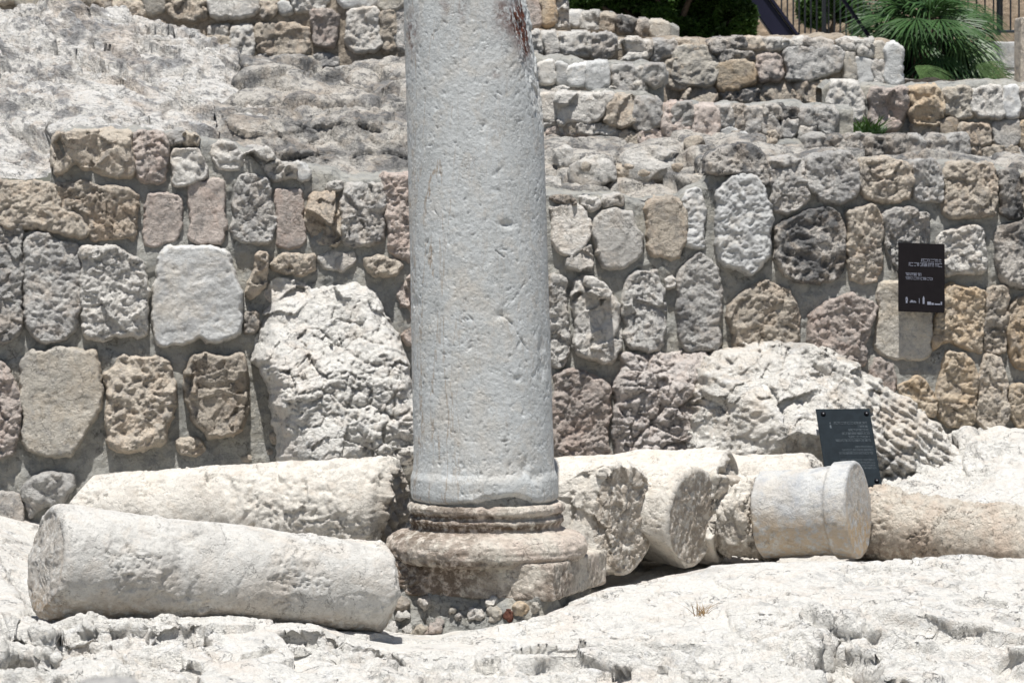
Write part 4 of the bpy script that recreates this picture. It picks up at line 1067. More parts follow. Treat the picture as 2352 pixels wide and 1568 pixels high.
# upper left wall
wall('brown jointed rubble wall at the top left, behind the sloping bedrock', (4.8, .05, 0.02), C(1, [(-150, -200), (2352, -200)]) + C(2, [(480, -200)]), C(1, [(-150, 560), (2352, 560)]) + C(2, [(480, 560)]),
     [(1, -60, 20, [1130, 1400], 'b'), (1, 240, 395, [1340, 1540], 'b'), (1, 385, 450, [1500, 1700, 1900, 2100, 2268], 'bgt')], C(1, [(1400, 420)])[0], 501, stones=[
      (1, [(-100, -60), (80, -60), (90, 10), (-100, 20)], 'b', .05, None), (1, [(110, -60), (280, -60), (270, 30), (120, 30)], 't', .05, None), (1, [(300, -60), (520, -60), (560, 40), (420, 60), (300, 20)], 'b', .05, None), (1, [(540, -50), (730, -60), (740, 60), (600, 80)], 'b', .05, None), (1, [(750, 30), (960, 10), (970, 100), (760, 100)], 'b', .05, None), (1, [(970, -60), (1110, -60), (1110, 80), (980, 90)], 't', .05, None),
      (1, [(1130, 40), (1260, 10), (1390, 60), (1370, 130), (1180, 130)], 'b', .06, 'rough'), (1, [(1400, -30), (1720, -60), (1740, 70), (1600, 105), (1430, 110)], 'w', .07, 'smooth'), (1, [(1755, -60), (1850, -60), (1850, 100), (1760, 110)], 'b', .05, None), (1, [(1880, 30), (1940, 20), (1950, 80), (1890, 90)], 's', .04, None),
      (1, [(1950, -60), (2200, -60), (2170, 60), (2000, 80)], 'w', .05, None), (1, [(1400, 180), (1530, 185), (1520, 260), (1420, 255)], 'w', .05, None), (1, [(1560, 200), (1690, 175), (1690, 370), (1640, 390), (1560, 330)], 'w', .06, None),
      (1, [(1720, 190), (1900, 175), (2070, 190), (2060, 360), (1860, 365), (1740, 330)], 'b', .06, 'rough'), (1, [(2095, 100), (2180, 70), (2260, 110), (2250, 290), (2120, 300)], 'p', .06, None),
      (2, [(70, 90), (170, 65), (280, 70), (280, 320), (130, 345), (75, 290)], 'w', .06, 'rough'), (2, [(290, 80), (370, 70), (380, 330), (300, 340)], 'b', .05, None), (2, [(390, 80), (480, 80), (480, 340), (395, 330)], 'g', .04, None), (2, [(0, -60), (260, -60), (255, 40), (60, 50)], 's', .05, None), (2, [(270, -60), (440, -60), (430, 50), (280, 50)], 't', .05, None)], mats='b', core=stone_mat('brown_mortar', (.40, .34, .27), (.24, .20, .16), (.46, .38, .29), bump=1.0, speck=.3, vary=0))
# the strip right above the front wall, right side
sl2 = loft('rubble_bank', [
    D([(1220, 480, 2.45), (1480, 480, 2.45), (1640, 450, 2.45), (1700, 400, 2.45), (1960, 400, 2.5), (2440, 420, 2.6)]),
    D([(1220, 445, 2.6), (1450, 448, 2.6), (1560, 425, 2.6), (1700, 345, 2.6), (1960, 362, 2.7), (2440, 385, 2.8)]),
    D([(1220, 390, 2.9), (1400, 400, 2.9), (1560, 375, 2.9), (1700, 335, 2.85), (1960, 350, 2.9), (2440, 372, 3.0)]),
    D([(1220, 320, 3.2), (1640, 318, 3.15), (1900, 338, 3.1), (2440, 355, 3.2)]),
    D([(1220, 300, 3.6), (1640, 312, 3.5), (1900, 345, 3.5), (2440, 365, 3.5)])], 530, 1060, M_strata, 'strata', 431, sm=4, amp=.8)
sl2['kind'] = 'structure'
for i, (x, y, rx, ry, dp, mt, lab, rt) in enumerate([(1357, 405, 62, 46, 2.75, 'w', 'angular cream loose block on the bank, beside a smaller block', .12), (1490, 380, 68, 42, 2.85, 'w', 'large flat topped pale loose block above the front wall', .12), (1428, 410, 26, 36, 2.8, 'b', 'small narrow loose block wedged between two pale ones', -.2),
      (1270, 425, 28, 24, 2.7, 'w', 'small pale loose stone right beside the standing column', 0), (1600, 425, 55, 22, 2.75, 'b', 'low buried loose stone beside the dark capped wall end', .2), (1290, 360, 26, 24, 3.0, 'w', 'rounded loose stone above the cream block near the column', .3), (1595, 330, 22, 14, 3.05, 'b', 'small loose stone under the second terrace', .3)]):
    p = atD(x, y, dp); m_ = S_D * mpp(dp)
    o = boulder('loose_block', p, (rx * m_, rx * m_ * .8, ry * m_), mt, 'facet', 500 + i, .35, sq=3.6, chips=5, rot=rt, dep=dp)
    set_props(o, lab, 'stone', 'loose stones on the bank above the wall')
# T2
wall('long low terrace of pale blocks, lowest one right of the column top', (3.35, .05, .02), D([(1225, 212), (1500, 218), (1520, 240), (1640, 243), (1900, 245), (1960, 250)]), D([(1225, 345), (1960, 345)]),
     [(2, 840, 890, [1390, 1520, 1620, 1740, 1860], 'wb'), (2, 880, 990, [1400, 1500, 1640, 1770, 1900, 2030, 2180], 'pgb')], C(2, [(1800, 840)])[0], 511, back=.6, stones=[
      (2, [(1370, 640), (1450, 640), (1460, 790), (1440, 820), (1370, 810)], 'w', .07, 'smooth'), (2, [(1475, 640), (1640, 640), (1850, 650), (1800, 740), (1740, 800), (1600, 800), (1490, 820), (1475, 740)], 'w', .09, 'facet'), (2, [(1860, 660), (1990, 660), (1990, 820), (1880, 850), (1810, 800)], 'b', .08, 'facet'),
      (2, [(2005, 670), (2160, 670), (2170, 840), (2080, 870), (2000, 840)], 'g', .07, None), (2, [(2190, 720), (2260, 700), (2352, 720), (2352, 980), (2250, 960), (2200, 860)], 'p', .08, 'rough'),
      (3, [(0, 710), (110, 700), (120, 850), (60, 900), (0, 880)], 'g', .08, 'rough'), (3, [(145, 730), (270, 720), (280, 840), (270, 930), (140, 930)], 'p', .11, 'rough'), (3, [(290, 890), (390, 880), (500, 890), (520, 980), (300, 985)], 's', .05, 'smooth'),
      (3, [(290, 730), (380, 720), (380, 860), (300, 840)], 'g', .05, None), (3, [(390, 730), (470, 720), (460, 870), (400, 880)], 'd', .05, None), (3, [(480, 740), (600, 730), (590, 870), (500, 890)], 'g', .05, None), (3, [(610, 730), (700, 720), (710, 780), (630, 790)], 'w', .07, None), (3, [(720, 730), (830, 730), (820, 800), (730, 790)], 'd', .06, None),
      (3, [(600, 800), (700, 800), (720, 900), (600, 910)], 'g', .06, None), (3, [(730, 810), (820, 820), (800, 920), (740, 910)], 'g', .06, None), (3, [(840, 740), (950, 740), (940, 850), (850, 840)], 'g', .05, None), (3, [(960, 740), (1080, 740), (1070, 900), (970, 860)], 'g', .05, None),
      (3, [(590, 900), (690, 890), (680, 960), (580, 960)], 'b', .07, None), (3, [(840, 870), (950, 860), (930, 930), (860, 940)], 'w', .06, None)])
wall('narrow dark lichened rubble band at the right, low behind the front wall top', (3.25, .05, .02), D([(1760, 362), (1790, 320), (1860, 318), (1930, 318), (2100, 315), (2215, 310), (2228, 330)]), D([(1760, 420), (2228, 420)]),
     [(3, 925, 1050, [880, 1000, 1140, 1290, 1420, 1560, 1700, 1830, 1975], 'dg')], C(3, [(1400, 1060)])[0], 521, T=.06)
# T3
wall('pale topped terrace of upright grey blocks, third from below', (3.95, .05, .02), D([(1220, 130), (1400, 145), (1525, 150)]), D([(1220, 240), (1525, 245)]), [(2, 600, 640, [1380, 1470, 1560, 1680, 1800, 1920], 'wb')], C(2, [(1700, 620)])[0], 531, back=.55, T=.05, stones=[
      (2, [(1370, 430), (1450, 420), (1460, 540), (1440, 560), (1370, 550)], 's', .06, None), (2, [(1470, 430), (1525, 430), (1530, 560), (1480, 560)], 's', .05, None), (2, [(1540, 440), (1660, 440), (1660, 570), (1560, 575)], 's', .06, None),
      (2, [(1680, 440), (1800, 435), (1810, 560), (1770, 605), (1700, 600), (1675, 540)], 's', .08, None), (2, [(1850, 460), (1980, 440), (1990, 620), (1880, 620)], 'g', .06, 'rough'), (2, [(2000, 450), (2050, 460), (2060, 640), (2010, 630)], 'w', .06, None), (2, [(2065, 460), (2190, 450), (2200, 540), (2130, 580), (2070, 540)], 'g', .09, None)])
# T4 and the big one
wall('tall tan rubble wall under the hedge and palm, with an ochre block in it', (4.9, .05, .03), D([(1215, 72), (1330, 85), (1520, 92), (1760, 88), (1830, 85), (1905, 84), (2052, 92), (2066, 100)]), D([(1215, 260), (2066, 260)]), [], C(3, [(700, 600)])[0], 541, back=.8, stones=[
      (2, [(1310, 230), (1350, 220), (1375, 350), (1310, 360)], 'w', .05, None), (2, [(1390, 230), (1460, 220), (1495, 350), (1400, 365)], 'w', .06, 'smooth'), (2, [(1505, 235), (1600, 220), (1680, 240), (1690, 360), (1520, 370)], 'w', .08, 'rough'), (2, [(1690, 240), (1780, 230), (1850, 260), (1840, 380), (1700, 380)], 'g', .07, 'rough'),
      (2, [(1870, 300), (2000, 270), (2100, 290), (2110, 390), (1880, 400)], 'w', .08, 'facet'), (2, [(2120, 290), (2280, 280), (2290, 340), (2140, 400)], 'g', .06, None), (2, [(2300, 280), (2400, 290), (2420, 330), (2310, 330)], 'b', .05, None),
      (3, [(0, 350), (60, 320), (200, 320), (280, 420), (270, 560), (60, 570), (0, 540)], 't', .08, 'pitted'), (3, [(240, 275), (470, 270), (480, 330), (260, 345)], 'd', .07, 'rough'), (3, [(290, 440), (400, 420), (530, 430), (540, 560), (420, 600), (300, 590)], 'o', .09, 'smooth'), (3, [(310, 360), (520, 350), (530, 410), (310, 410)], 'd', .07, None),
      (3, [(480, 270), (580, 270), (590, 310), (490, 320)], 'b', .05, None), (3, [(590, 270), (700, 265), (700, 320), (600, 325)], 'w', .06, None), (3, [(570, 380), (700, 370), (720, 520), (570, 540)], 'p', .07, 'rough'), (3, [(710, 290), (860, 275), (870, 310), (720, 320)], 'w', .05, None), (3, [(880, 275), (1080, 275), (1070, 330), (900, 320)], 'g', .06, None),
      (3, [(740, 340), (1000, 320), (1130, 360), (1130, 440), (950, 530), (780, 530)], 'g', .08, 'pitted'), (3, [(1140, 370), (1210, 370), (1210, 530), (1140, 530)], 't', .07, 'smooth'), (3, [(1100, 280), (1200, 270), (1220, 340), (1130, 340)], 'w', .06, None), (3, [(1240, 320), (1320, 320), (1320, 370), (1250, 370)], 'w', .07, None),
      (3, [(1220, 400), (1320, 400), (1320, 550), (1230, 560)], 's', .06, None), (3, [(1340, 290), (1400, 290), (1410, 390), (1340, 400)], 't', .05, None), (3, [(1330, 410), (1420, 400), (1420, 560), (1340, 560)], 'g', .05, None), (3, [(1420, 330), (1490, 300), (1520, 380), (1510, 560), (1430, 560)], 's', .08, None),
      (3, [(1210, 270), (1330, 275), (1330, 310), (1220, 310)], 'w', .05, None), (3, [(60, 590), (280, 600), (290, 690), (70, 680)], 'b', .08, 'facet'), (3, [(820, 570), (1010, 560), (1000, 690), (830, 690)], 'b', .09, 'facet'), (3, [(330, 620), (560, 610), (570, 690), (340, 690)], 'd', .05, None), (3, [(590, 600), (800, 580), (800, 690), (600, 690)], 'b', .05, None),
      (2, [(2200, 420), (2352, 400), (2352, 620), (2220, 560)], 'b', .07, 'rough')], core=MATS['brown_mortar'])
# T5
wall('shaded lichened terrace directly under the hedge', (5.6, .05, .03), D([(1285, 28), (1380, 30), (1430, 42), (1540, 55), (1560, 62)]), D([(1285, 160), (1560, 160)]), [], C(2, [(1800, 260)])[0], 551, back=.6, stones=[
      (2, [(1550, 90), (1620, 90), (1620, 160), (1555, 160)], 's', .06, None), (2, [(1630, 95), (1740, 90), (1750, 200), (1640, 200)], 'w', .06, 'rough'), (2, [(1760, 100), (1850, 105), (1850, 210), (1770, 210)], 'b', .06, None), (2, [(1870, 120), (1980, 130), (1980, 230), (1890, 220)], 'd', .06, 'facet'), (2, [(2000, 140), (2090, 150), (2090, 240), (2010, 240)], 'd', .05, None), (2, [(2100, 150), (2220, 160), (2220, 250), (2110, 250)], 't', .06, None)])
wall('short stone pier right behind the top of the column', (5.4, .04, 0), D([(1180, -40), (1290, -40)]), D([(1180, 110), (1290, 110)]), [], C(2, [(1380, 200)])[0], 555, back=.5, stones=[
      (2, [(1200, -50), (1350, -60), (1365, 150), (1310, 165), (1200, 160)], 'p', .06, 'smooth'), (2, [(1375, 0), (1455, 0), (1460, 150), (1390, 180)], 'o', .06, 'smooth'), (2, [(1375, -60), (1520, -60), (1525, -5), (1380, -8)], 'w', .06, None), (2, [(1470, 5), (1525, 5), (1525, 180), (1475, 180)], 'w', .05, None)])
# T6
wall('pale and ochre rubble wall at the right below the palm', (4.3, .05, .03), D([(1888, 205), (1905, 190), (1935, 188), (1990, 195), (2070, 198), (2240, 192), (2330, 190), (2352, 196), (2440, 198)]), D([(1888, 420), (2440, 420)]), [(3, 990, 1130, [1990, 2080, 2310, 2440], 'wob')], C(3, [(1700, 1060)])[0], 561, back=.6, stones=[
      (3, [(1060, 570), (1110, 545), (1230, 560), (1260, 700), (1240, 790), (1100, 800), (1050, 700)], 'w', .08, 'pitted'), (3, [(1320, 600), (1550, 610), (1560, 760), (1480, 860), (1340, 850), (1320, 700)], 'p', .10, 'facet'), (3, [(1590, 600), (1770, 590), (1800, 720), (1770, 830), (1600, 830)], 'o', .10, 'facet'),
      (3, [(1810, 600), (1990, 600), (1990, 780), (1810, 770)], 't', .06, 'rough'), (3, [(2015, 600), (2190, 580), (2200, 780), (2080, 790), (2010, 740)], 'w', .07, 'pitted'), (3, [(2210, 600), (2300, 580), (2300, 780), (2220, 780)], 's', .07, None), (3, [(2320, 590), (2460, 590), (2460, 760), (2320, 770)], 'w', .06, None),
      (3, [(1610, 840), (1760, 840), (1760, 900), (1620, 900)], 'b', .06, None), (3, [(1790, 820), (1890, 820), (1890, 890), (1795, 890)], 'o', .06, 'smooth'), (3, [(1910, 830), (2120, 840), (2130, 960), (1990, 970), (1920, 900)], 'b', .06, None), (3, [(2150, 830), (2300, 810), (2320, 960), (2240, 1000), (2150, 960)], 'w', .06, 'smooth'), (3, [(2320, 820), (2460, 820), (2460, 970), (2330, 970)], 'o', .06, None)])

# ------------------------------------------------------------------ signs
M_sign = plain_mat('sign_black', (.011, .009, .010), .8, 0, .1, spec=.12)
M_sign2 = plain_mat('sign_blue_black', (.013, .018, .022), .8, 0, .15, spec=.1)
M_text = plain_mat('sign_text', (.24, .25, .30), .6, 0, .05)
M_text2 = plain_mat('sign_text_dim', (.07, .085, .095), .8, 0, .05)
M_screw = plain_mat('screw_black', (.01, .01, .012), .3, .5, .1)
def box_between(o, ex, ey, ez):  # corner o, edge vectors
    V = [o, o + ex, o + ex + ey, o + ey]; V = V + [p + ez for p in V]
    return V, [(0, 1, 2, 3), (7, 6, 5, 4), (0, 4, 5, 1), (1, 5, 6, 2), (2, 6, 7, 3), (3, 7, 4, 0)]
def sign(name, TL, TR, BL, mats, texts, label, screws=()):
    ex = TR - TL; ey = BL - TL; nz = np.cross(ey, ex); nz = nz / np.linalg.norm(nz)
    if nz[1] > 0: nz = -nz
    e = empty(name, TL + ey + ex / 2, label, 'sign')
    # panel with bevelled rim
    V, F = box_between(TL, ex, ey, -nz * .012)
    o = mesh_obj('panel', V, F, mats[0], e, smooth=False)
    bv = o.modifiers.new('bevel', 'BEVEL'); bv.width = .002; bv.segments = 2
    rs = random.Random(5); VV = []; FF = []
    for (x0, x1, y, h, style) in texts:
        x = x0
        def quad(a, b, c, d_):
            n = len(VV)
            for fx, fy in ((a, c), (b, c), (b, d_), (a, d_)): VV.append(TL + ex * fx + ey * fy + nz * .0012)
            FF.append((n, n + 1, n + 2, n + 3))
        if style == 't':
            while x < x1 - .01:
                L = rs.randint(2, 7)
                for _ in range(L):
                    wd = h * rs.uniform(.4, .62)
                    if x + wd > x1: break
                    k = rs.randint(0, 3); th = h * .17
                    quad(x, x + wd, y, y + th)
                    if k != 1: quad(x + wd - th * .9, x + wd, y + th, y + h)
                    if k in (1, 2): quad(x, x + wd * .95, y + h - th, y + h) if k == 1 else quad(x, x + th * .9, y + h * .35, y + h)
                    x += wd + h * .16
                x += h * .35
        else:   # little pictogram-like marks
            quad(x0, x1, y, y + h)
    mesh_obj('lettering', VV, FF, mats[1], e, smooth=False)
    for (fx, fy) in screws:
        c = TL + ex * fx + ey * fy; a = np.linspace(0, 2 * math.pi, 14, endpoint=False)
        u = ex / np.linalg.norm(ex); v = ey / np.linalg.norm(ey); V = []
        for rr_, hh in ((.012, 0), (.012, .006), (.008, .009)): V += [c + rr_ * (u * math.cos(t) + v * math.sin(t)) + nz * hh for t in a]
        f = grid_faces(3, 14, True)
        mesh_obj('screw', V, f, M_screw, e, ngons=[list(range(28, 42))])
    return e
pw2 = (1.88, .07, .10)
def swp(x, y): return on_plane(x * S_D, y * S_D, pw2)
sign('wall_sign', swp(2064, 556), swp(2170, 560), swp(2064, 714), (M_sign, M_text),
     [(.49, .95, .225, .045, 't'), (.22, .95, .285, .05, 't'), (.15, .50, .435, .042, 't'), (.15, .75, .495, .038, 't'),
      (.155, .19, .79, .085, 'm'), (.15, .20, .81, .03, 'm'), (.24, .38, .85, .016, 'm'), (.26, .31, .832, .03, 'm'), (.32, .36, .84, .022, 'm'), (.44, .452, .80, .075, 'm'), (.52, .56, .79, .09, 'm'), (.53, .55, .77, .02, 'm'), (.62, .70, .845, .045, 'm'), (.71, .76, .86, .03, 'm'), (.78, .90, .868, .02, 'm'), (.91, .94, .84, .045, 'm')],
     'small black rectangular sign fixed on the wall at the right')
sign('leaning_sign', atD(1873, 938, 1.60), atD(1997, 937, 1.56), atD(1900, 1115, 1.30), (M_sign2, M_text2),
     [(.30, .92, .175, .028, 't'), (.73, .92, .222, .026, 't'), (.55, .92, .268, .026, 't'), (.42, .93, .312, .028, 't'), (.53, .93, .358, .028, 't'), (.28, .94, .402, .028, 't'), (.63, .95, .49, .022, 't'), (.38, .95, .53, .022, 't'), (.31, .95, .57, .024, 't'),
      (.31, .95, .66, .020, 't'), (.35, .95, .695, .020, 't'), (.35, .95, .73, .020, 't'), (.40, .95, .765, .020, 't'), (.215, .245, .215, .04, 'm'), (.222, .238, .18, .02, 'm')],
     'dark blue black information panel leaning on the boulder behind the collared piece', screws=[(.13, .07), (.93, .07), (.92, .94), (.12, .94)])

# ------------------------------------------------------------------ vegetation and railings at the top
M_leaf = plain_mat('hedge_leaf', (.05, .10, .02), .45, 0, .5, 8, .25)
M_palm = plain_mat('palm_leaf', (.045, .095, .028), .45, 0, .35, 6, .2)
M_palml = plain_mat('palm_leaf_lit', (.09, .15, .05), .4, 0, .3, 6, .25)  # lit copy of the palm leaf, sunlight put into the colour
M_palmd = plain_mat('dry_palm_leaf', (.30, .24, .16), .7, 0, .3, 6, .15)
M_bark = plain_mat('bark', (.09, .065, .045), .9, 0, .4, 20, bump=.02)
M_metal = plain_mat('rail_grey_metal', (.07, .08, .095), .45, .3, .1)
M_beam = plain_mat('beam_dark', (.012, .012, .03), .5, .0, .1)
M_dry = plain_mat('dry_grass', (.30, .20, .10), .8, 0, .3, 20, .2)
def leaves(name, ctrs, size, mat, parent, seed, flat=.5):
    rs = np.random.RandomState(seed); N = len(ctrs)
    n = rs.normal(size=(N, 3)); n[:, 2] = np.abs(n[:, 2]) + flat; n /= np.linalg.norm(n, axis=1, keepdims=True)
    t = np.cross(n, rs.normal(size=(N, 3))); t /= np.linalg.norm(t, axis=1, keepdims=True); b = np.cross(n, t)
    s = size * rs.uniform(.6, 1.3, (N, 1))
    V = np.stack([ctrs - t * s, ctrs - b * s * .45 + n * s * .1, ctrs + t * s, ctrs + b * s * .45 + n * s * .1], 1).reshape(-1, 3)
    return mesh_obj(name, V, np.arange(N * 4).reshape(-1, 4), mat, parent, smooth=False)
def tube(path, r, n=7):
    V = []; path = [np.asarray(p, float) for p in path]
    for i, p in enumerate(path):
        d = path[min(i + 1, len(path) - 1)] - path[max(i - 1, 0)]; d /= np.linalg.norm(d)
        a = np.cross(d, [0.3, 1, .2]); a /= np.linalg.norm(a); b = np.cross(d, a); rr_ = r[i] if hasattr(r, '__len__') else r
        for k in range(n): V.append(p + rr_ * (a * math.cos(k * 2 * math.pi / n) + b * math.sin(k * 2 * math.pi / n)))
    f = grid_faces(len(path), n, True)
    return V, f, [list(range(n)), list(range((len(path) - 1) * n, len(path) * n))]
def multi_tube(name, tubes, mat, parent):
    V = []; F = []; G = []
    for path, r in tubes:
        v, f, g_ = tube(path, r); F.append(f + len(V)); G += [[i + len(V) for i in q] for q in g_]; V += v
    return mesh_obj(name, V, np.concatenate(F), mat, parent, ngons=G)
# terrace behind
tg = loft('terrace_ground', [D([(1150, 130, 5.9), (2440, 200, 5.0)]), D([(1150, 95, 6.4), (1560, 92, 6.4), (2030, 98, 6.4), (2040, 225, 6.4), (2440, 215, 6.4)]), D([(1150, 95, 12), (2100, 98, 12), (2440, 120, 12)]), D([(1150, 93, 20), (2440, 93, 20)])], 500, 1070, M_strata, 'mortar', 77, step=4, vstep=10)
tg['kind'] = 'structure'
rs = np.random.RandomState(3)
def bush(name, label, blobs, dep, size, seed, per, cat, trunk, group=None):
    p0 = atD(trunk[0], trunk[1], dep)
    e = empty(name, p0, label, cat, group)
    rs = np.random.RandomState(seed); pts = []; limbs = []
    for (x, y, rx, ry) in blobs:
        c = atD(x, y, dep + rs.uniform(-.2, .2)); m_ = S_D * mpp(dep)
        n = int(per * rx * ry / 900)
        d = rs.normal(size=(n, 3)); d /= np.linalg.norm(d, axis=1, keepdims=True); r = rs.uniform(.55, 1.05, (n, 1)) ** .6
        q = c + d * r * np.array([rx * m_, max(rx, ry) * m_ * .7, ry * m_])
        keep = fbm(q * 4, 2, seed) > -.28
        pts.append(q[keep])
        limbs.append(([p0 + np.array([rs.uniform(-.08, .08), 0, 0]), (p0 + c) / 2 + rs.normal(size=3) * .05, c], [.03, .018, .006]))
    leaves('foliage', np.concatenate(pts), size, M_leaf, e, seed)
    multi_tube('stems', limbs, M_bark, e)
    return e
bush('hedge_bush', 'dark green leafy shrub along the terrace at the top, left of the dark beam', [(1340, -10, 50, 38), (1400, -5, 60, 45), (1470, 5, 60, 50), (1540, 25, 60, 52), (1600, 15, 60, 60), (1650, 30, 60, 58), (1690, 40, 48, 50), (1560, 70, 50, 30), (1620, 72, 50, 35), (1690, 75, 45, 35), (1500, 40, 50, 30), (1480, -60, 110, 50), (1620, -60, 110, 50), (1350, -70, 70, 40)], 7.4, .028, 21, 1500, 'shrub', (1560, 100))
bush('hedge_bush', 'shadowed bush behind the left railing at the top right', [(1870, 20, 40, 45), (1930, 10, 40, 40), (1900, -30, 70, 40), (1970, 40, 30, 40)], 11.5, .03, 27, 800, 'shrub', (1900, 95))
# fan palm
def fan(ctr, direc, up, L, nb, spread, droop, rs):
    """blades of one palm leaf"""
    V = []; F = []
    d = direc / np.linalg.norm(direc); s = np.cross(d, up); s /= np.linalg.norm(s); n = np.cross(s, d)
    for k in range(nb):
        a = (k / (nb - 1) - .5) * spread; dd = d * math.cos(a) + s * math.sin(a); ss = np.cross(n, dd)
        LL = L * (1 - .25 * abs(a) / (spread / 2)) * rs.uniform(.9, 1.05); w_ = L * spread / nb * .24
        i0 = len(V); pr = ctr
        for j, (t, ww) in enumerate(((.05, .15), (.4, .8), (.7, .8), (1.0, .05))):
            p = ctr + dd * LL * t + np.array([0, 0, -1]) * droop * L * (t ** 2.5) + n * .022 * (k % 2)
            V += [p - ss * w_ * ww, p + n * w_ * .5 * ww, p + ss * w_ * ww]
        for j in range(3):
            a0 = i0 + j * 3
            F += [(a0, a0 + 1, a0 + 4, a0 + 3), (a0 + 1, a0 + 2, a0 + 5, a0 + 4)]
    return V, F
pc = atD(2130, 40, 8.0)
palm = empty('fan_palm', atD(2130, 210, 8.0), 'fan palm with drooping green fronds behind the terrace end, right of centre top', 'palm tree')
multi_tube('trunk', [([atD(2130, 230, 8.1), atD(2132, 140, 8.1), pc + np.array([0, .1, 0])], [.13, .12, .10])], M_bark, palm)
rs = np.random.RandomState(8)
def frond(tipx, tipy, dy, L, dry=False, droop=.25, hub=None, nb=26, spread=2.3, up=None, bright=False):
    M_palm = M_palml if bright else MATS['palm_leaf']
    h0 = pc + np.array([rs.uniform(-.06, .06), rs.uniform(-.1, .1), rs.uniform(-.15, .05)]) if hub is None else hub
    tip = atD(tipx, tipy, 8.0 + dy)
    d = tip - h0; l = np.linalg.norm(d); d = d / l
    fc = tip - d * L * .8 if l > L * .8 else h0 + d * .05
    V, F = fan(fc, d, np.array([0, -.45, 1.0]) if up is None else np.array(up, float), L, nb, spread, droop, rs)
    o = mesh_obj('frond', V, F, M_palmd if dry else M_palm, palm, smooth=False)
    v, f, g_ = tube([h0, (h0 + fc) / 2 + np.array([0, 0, .02]), fc], [.014, .01, .008])
    mesh_obj('leaf_stalk', v, f, M_palmd if dry else M_palm, o, ngons=g_)
    return o
for a in [(2165, 190, -.5, .36), (2290, 165, -.3, .38), (2300, 215, -.2, .34), (2280, 120, -.3, .36), (2010, 35, -.4, .45), (1990, 75, -.2, .42), (2060, 90, -.5, .40), (2090, 130, -.3, .35), (2190, -30, -.2, .45), (2240, 30, 0, .42), (2230, 80, -.5, .40), (2120, -60, .2, .45), (2040, -50, -.2, .45),
          (2210, 190, .3, .4), (2130, 150, .4, .4), (2080, 180, .4, .4), (2260, 70, .5, .4), (2000, 110, .5, .4), (2150, 110, .1, .4), (2180, 60, -.6, .38), (2100, 60, -.6, .4), (2230, 140, .6, .42), (2160, 170, .6, .42), (2200, 120, .7, .42)]:
    frond(*a, bright=a[0] > 2270 or (a[0] < 2010 and a[1] < 80))  # outer fronds take the leaf colour with sunlight painted in
for k in range(20):
    an = rs.uniform(-.35, 3.5); R_ = rs.uniform(120, 190)
    frond(2110 + R_ * math.cos(an), 20 - R_ * .75 * math.sin(an) + 30, rs.uniform(-.3, .9), rs.uniform(.38, .5), droop=.35)
for k in range(12):
    frond(2090 + 16 * k, 120 + 8 * (k % 5), rs.uniform(.2, .8), .42, droop=.5)
frond(2080, 250, 0, .34, False, .1, hub=atD(2075, 130, 7.7), up=(0, -1, .5), bright=True)
frond(2175, 185, -.9, .30, False, .2, hub=atD(2060, 140, 7.3), up=(0, -1, .6), bright=True, spread=1.2)
frond(2330, 175, -.7, .32, False, .2, hub=atD(2215, 150, 7.3), up=(0, -1, .8), bright=True, spread=1.4)
frond(2340, 200, .2, .34, True, .5); frond(2320, 225, -.1, .3, True, .6)
# railings
def railing(name, label, xs, y0, y1, dep, post=(), rails=(), r=.007):
    e = empty(name, atD(sum(xs) / len(xs), y1, dep), label, 'railing')
    for x in xs: multi_tube('bar', [([atD(x, y0, dep), atD(x, y1, dep)], r)], M_metal, e)
    for x in post: multi_tube('post', [([atD(x, y0, dep), atD(x, y1 + 8, dep)], r * 2.6)], M_metal, e)
    for y in rails: multi_tube('rail', [([atD(xs[0] - 8, y, dep), atD(xs[-1] + 8, y, dep)], r * 1.6)], M_metal, e)
railing('railing', 'grey vertical bar railing between the dark beam and the palm', [1795 + 13.5 * k for k in range(17)], -60, 92, 9.5, (1893,), (-40,), .006)
railing('railing', 'spaced bar railing in front of the tan wall, right of the palm', [2165 + 19.5 * k for k in range(11)], -60, 72, 9.0, (2294,), (-40, 72), .006)
# dark stair stringer and thin handrail
e = empty('stair_beam', atD(1832, 90, 7.6), 'thick dark diagonal beam coming down beside the hedge', 'beam')
a0, a1 = atD(1672, -60, 7.6), atD(1722, -60, 7.6); b0, b1 = atD(1782, 92, 7.6), atD(1834, 92, 7.6)
V = [a0, a1, b1, b0]; V = V + [p + np.array([0, .12, 0]) for p in V]
o = mesh_obj('stringer', V, [(0, 1, 2, 3), (7, 6, 5, 4), (0, 4, 5, 1), (1, 5, 6, 2), (2, 6, 7, 3), (3, 7, 4, 0)], M_beam, e, smooth=False); o.modifiers.new('bevel', 'BEVEL').width = .006
V = [a1 + np.array([.01, -.02, 0]), a1 + np.array([.03, -.02, 0]), b1 + np.array([.03, -.02, 0]), b1 + np.array([.01, -.02, 0])]; V = V + [p + np.array([0, .15, 0]) for p in V]
mesh_obj('flange', V, [(0, 1, 2, 3), (7, 6, 5, 4), (0, 4, 5, 1), (1, 5, 6, 2), (2, 6, 7, 3), (3, 7, 4, 0)], M_beam, e, smooth=False)
o = multi_tube('handrail', [([atD(1895, -60, 7.8), atD(2008, 100, 7.8)], .012)], M_beam, None)
set_props(o, 'thin dark sloping handrail crossing in front of the left railing', 'handrail')
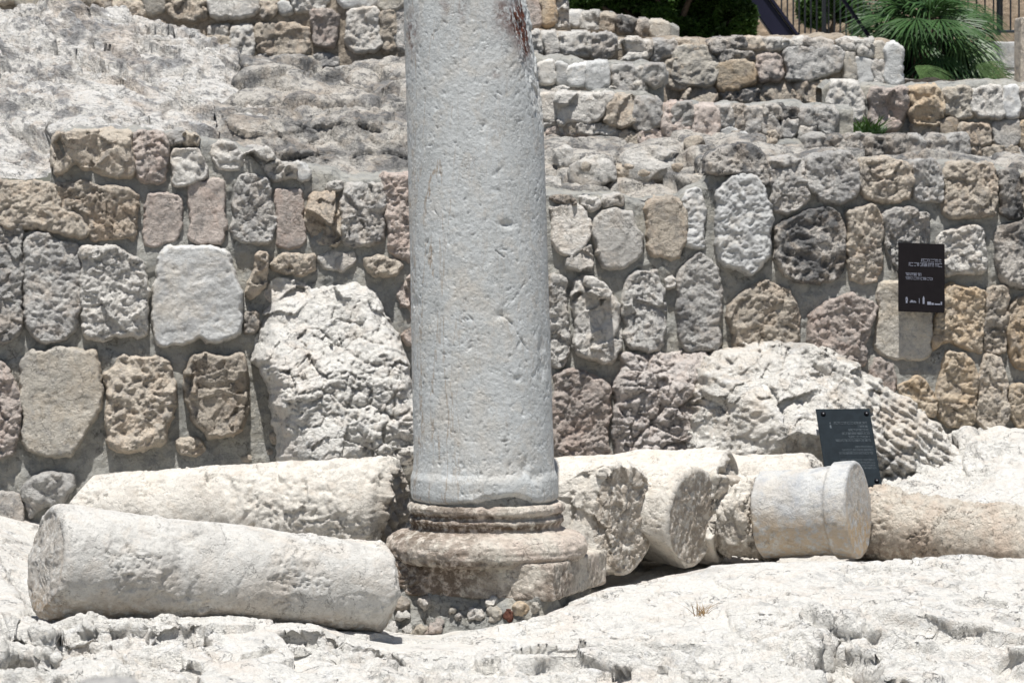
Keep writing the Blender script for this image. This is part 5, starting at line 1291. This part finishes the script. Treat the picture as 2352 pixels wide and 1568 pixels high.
# back wall and far bits
M_back = stone_mat('tan_far_wall', (.50, .39, .28), (.36, .28, .21), (.54, .40, .27), bump=1.0, vary=0, sc=.5)
bw = wall_core(None, (13.5, 0, 0), [(480, -60), (1100, -60)], [(480, 110), (1100, 110)], .4, 91, mat=M_back, name='boundary_wall', step=4)
set_props(bw, 'tan stone wall far behind the railings and palm', 'stone wall')
p = atD(2370, 130, 6.5)
o = block('gate_post', (p[0], p[1]), .09, .09, p[2] - .5, atD(2360, 40, 6.5)[2], 0.1, SM['b'], 'smooth', 66, .4, None, base=(p[0], p[1], p[2] - .5), step=2)
set_props(o, 'beige stone post cut by the right edge, below the railing', 'stone post')
p = atD(2275, 118, 8.6)
o = block('coping_stone', (p[0], p[1]), .16, .12, p[2] - .12, p[2] + .06, .2, SM['s'], 'smooth', 67, .4, None, base=(p[0], p[1], p[2] - .12), step=2)
set_props(o, 'pale grey squared stone under the right railing post', 'stone block')

# ------------------------------------------------------------------ small plants on the rocks
def tuft(name, label, x, y, dep, n, L, mat, seed, wd=.004):
    rs = np.random.RandomState(seed); p0 = atD(x, y, dep); V = []; F = []
    for k in range(n):
        b = p0 + np.array([rs.uniform(-.03, .03) * n / 30, rs.uniform(-.02, .02), 0]); d = np.array([rs.normal() * .45, rs.normal() * .35, 1]); l = L * rs.uniform(.5, 1.2); s = np.array([wd, 0, 0]); i0 = len(V)
        for t, w_ in ((0, 1), (.5, .8), (1, .1)):
            q = b + d * l * t + np.array([d[0] * .3 * t * t * l, 0, -.2 * t * t * l]); V += [q - s * w_, q + s * w_]
        F += [(i0, i0 + 1, i0 + 3, i0 + 2), (i0 + 2, i0 + 3, i0 + 5, i0 + 4)]
    o = mesh_obj(name, V, F, mat, None, smooth=False, base=p0); return set_props(o, label, 'plant')
def d_of9(x, y): u, v = C(9, [(x, y)])[0]; return u / S_D, v / S_D
x, y = d_of9(175, 1110)
tuft('dry_weed', 'small dry brown weed growing from a crack in the right foreground bedrock', x, y, -.62, 26, .07, M_dry, 5, .0016)
tuft('grass_tuft', 'green grass tuft at the foot of the pale and ochre wall', 1960, 318, 4.0, 120, .14, M_leaf, 6, .006)
tuft('grass_tuft', 'dark green weed beside the grass at the wall corner', 2000, 320, 3.95, 60, .09, M_palm, 9, .006)
p = atD(250, 1590, -9.5)
o = boulder('near_stone', p, (.055, .05, .028), 'g', 'smooth', 900, .2, sq=4, dep=-9, base=(p[0], p[1], p[2] - .028))
set_props(o, 'out of focus grey stone cut by the bottom left edge', 'stone')
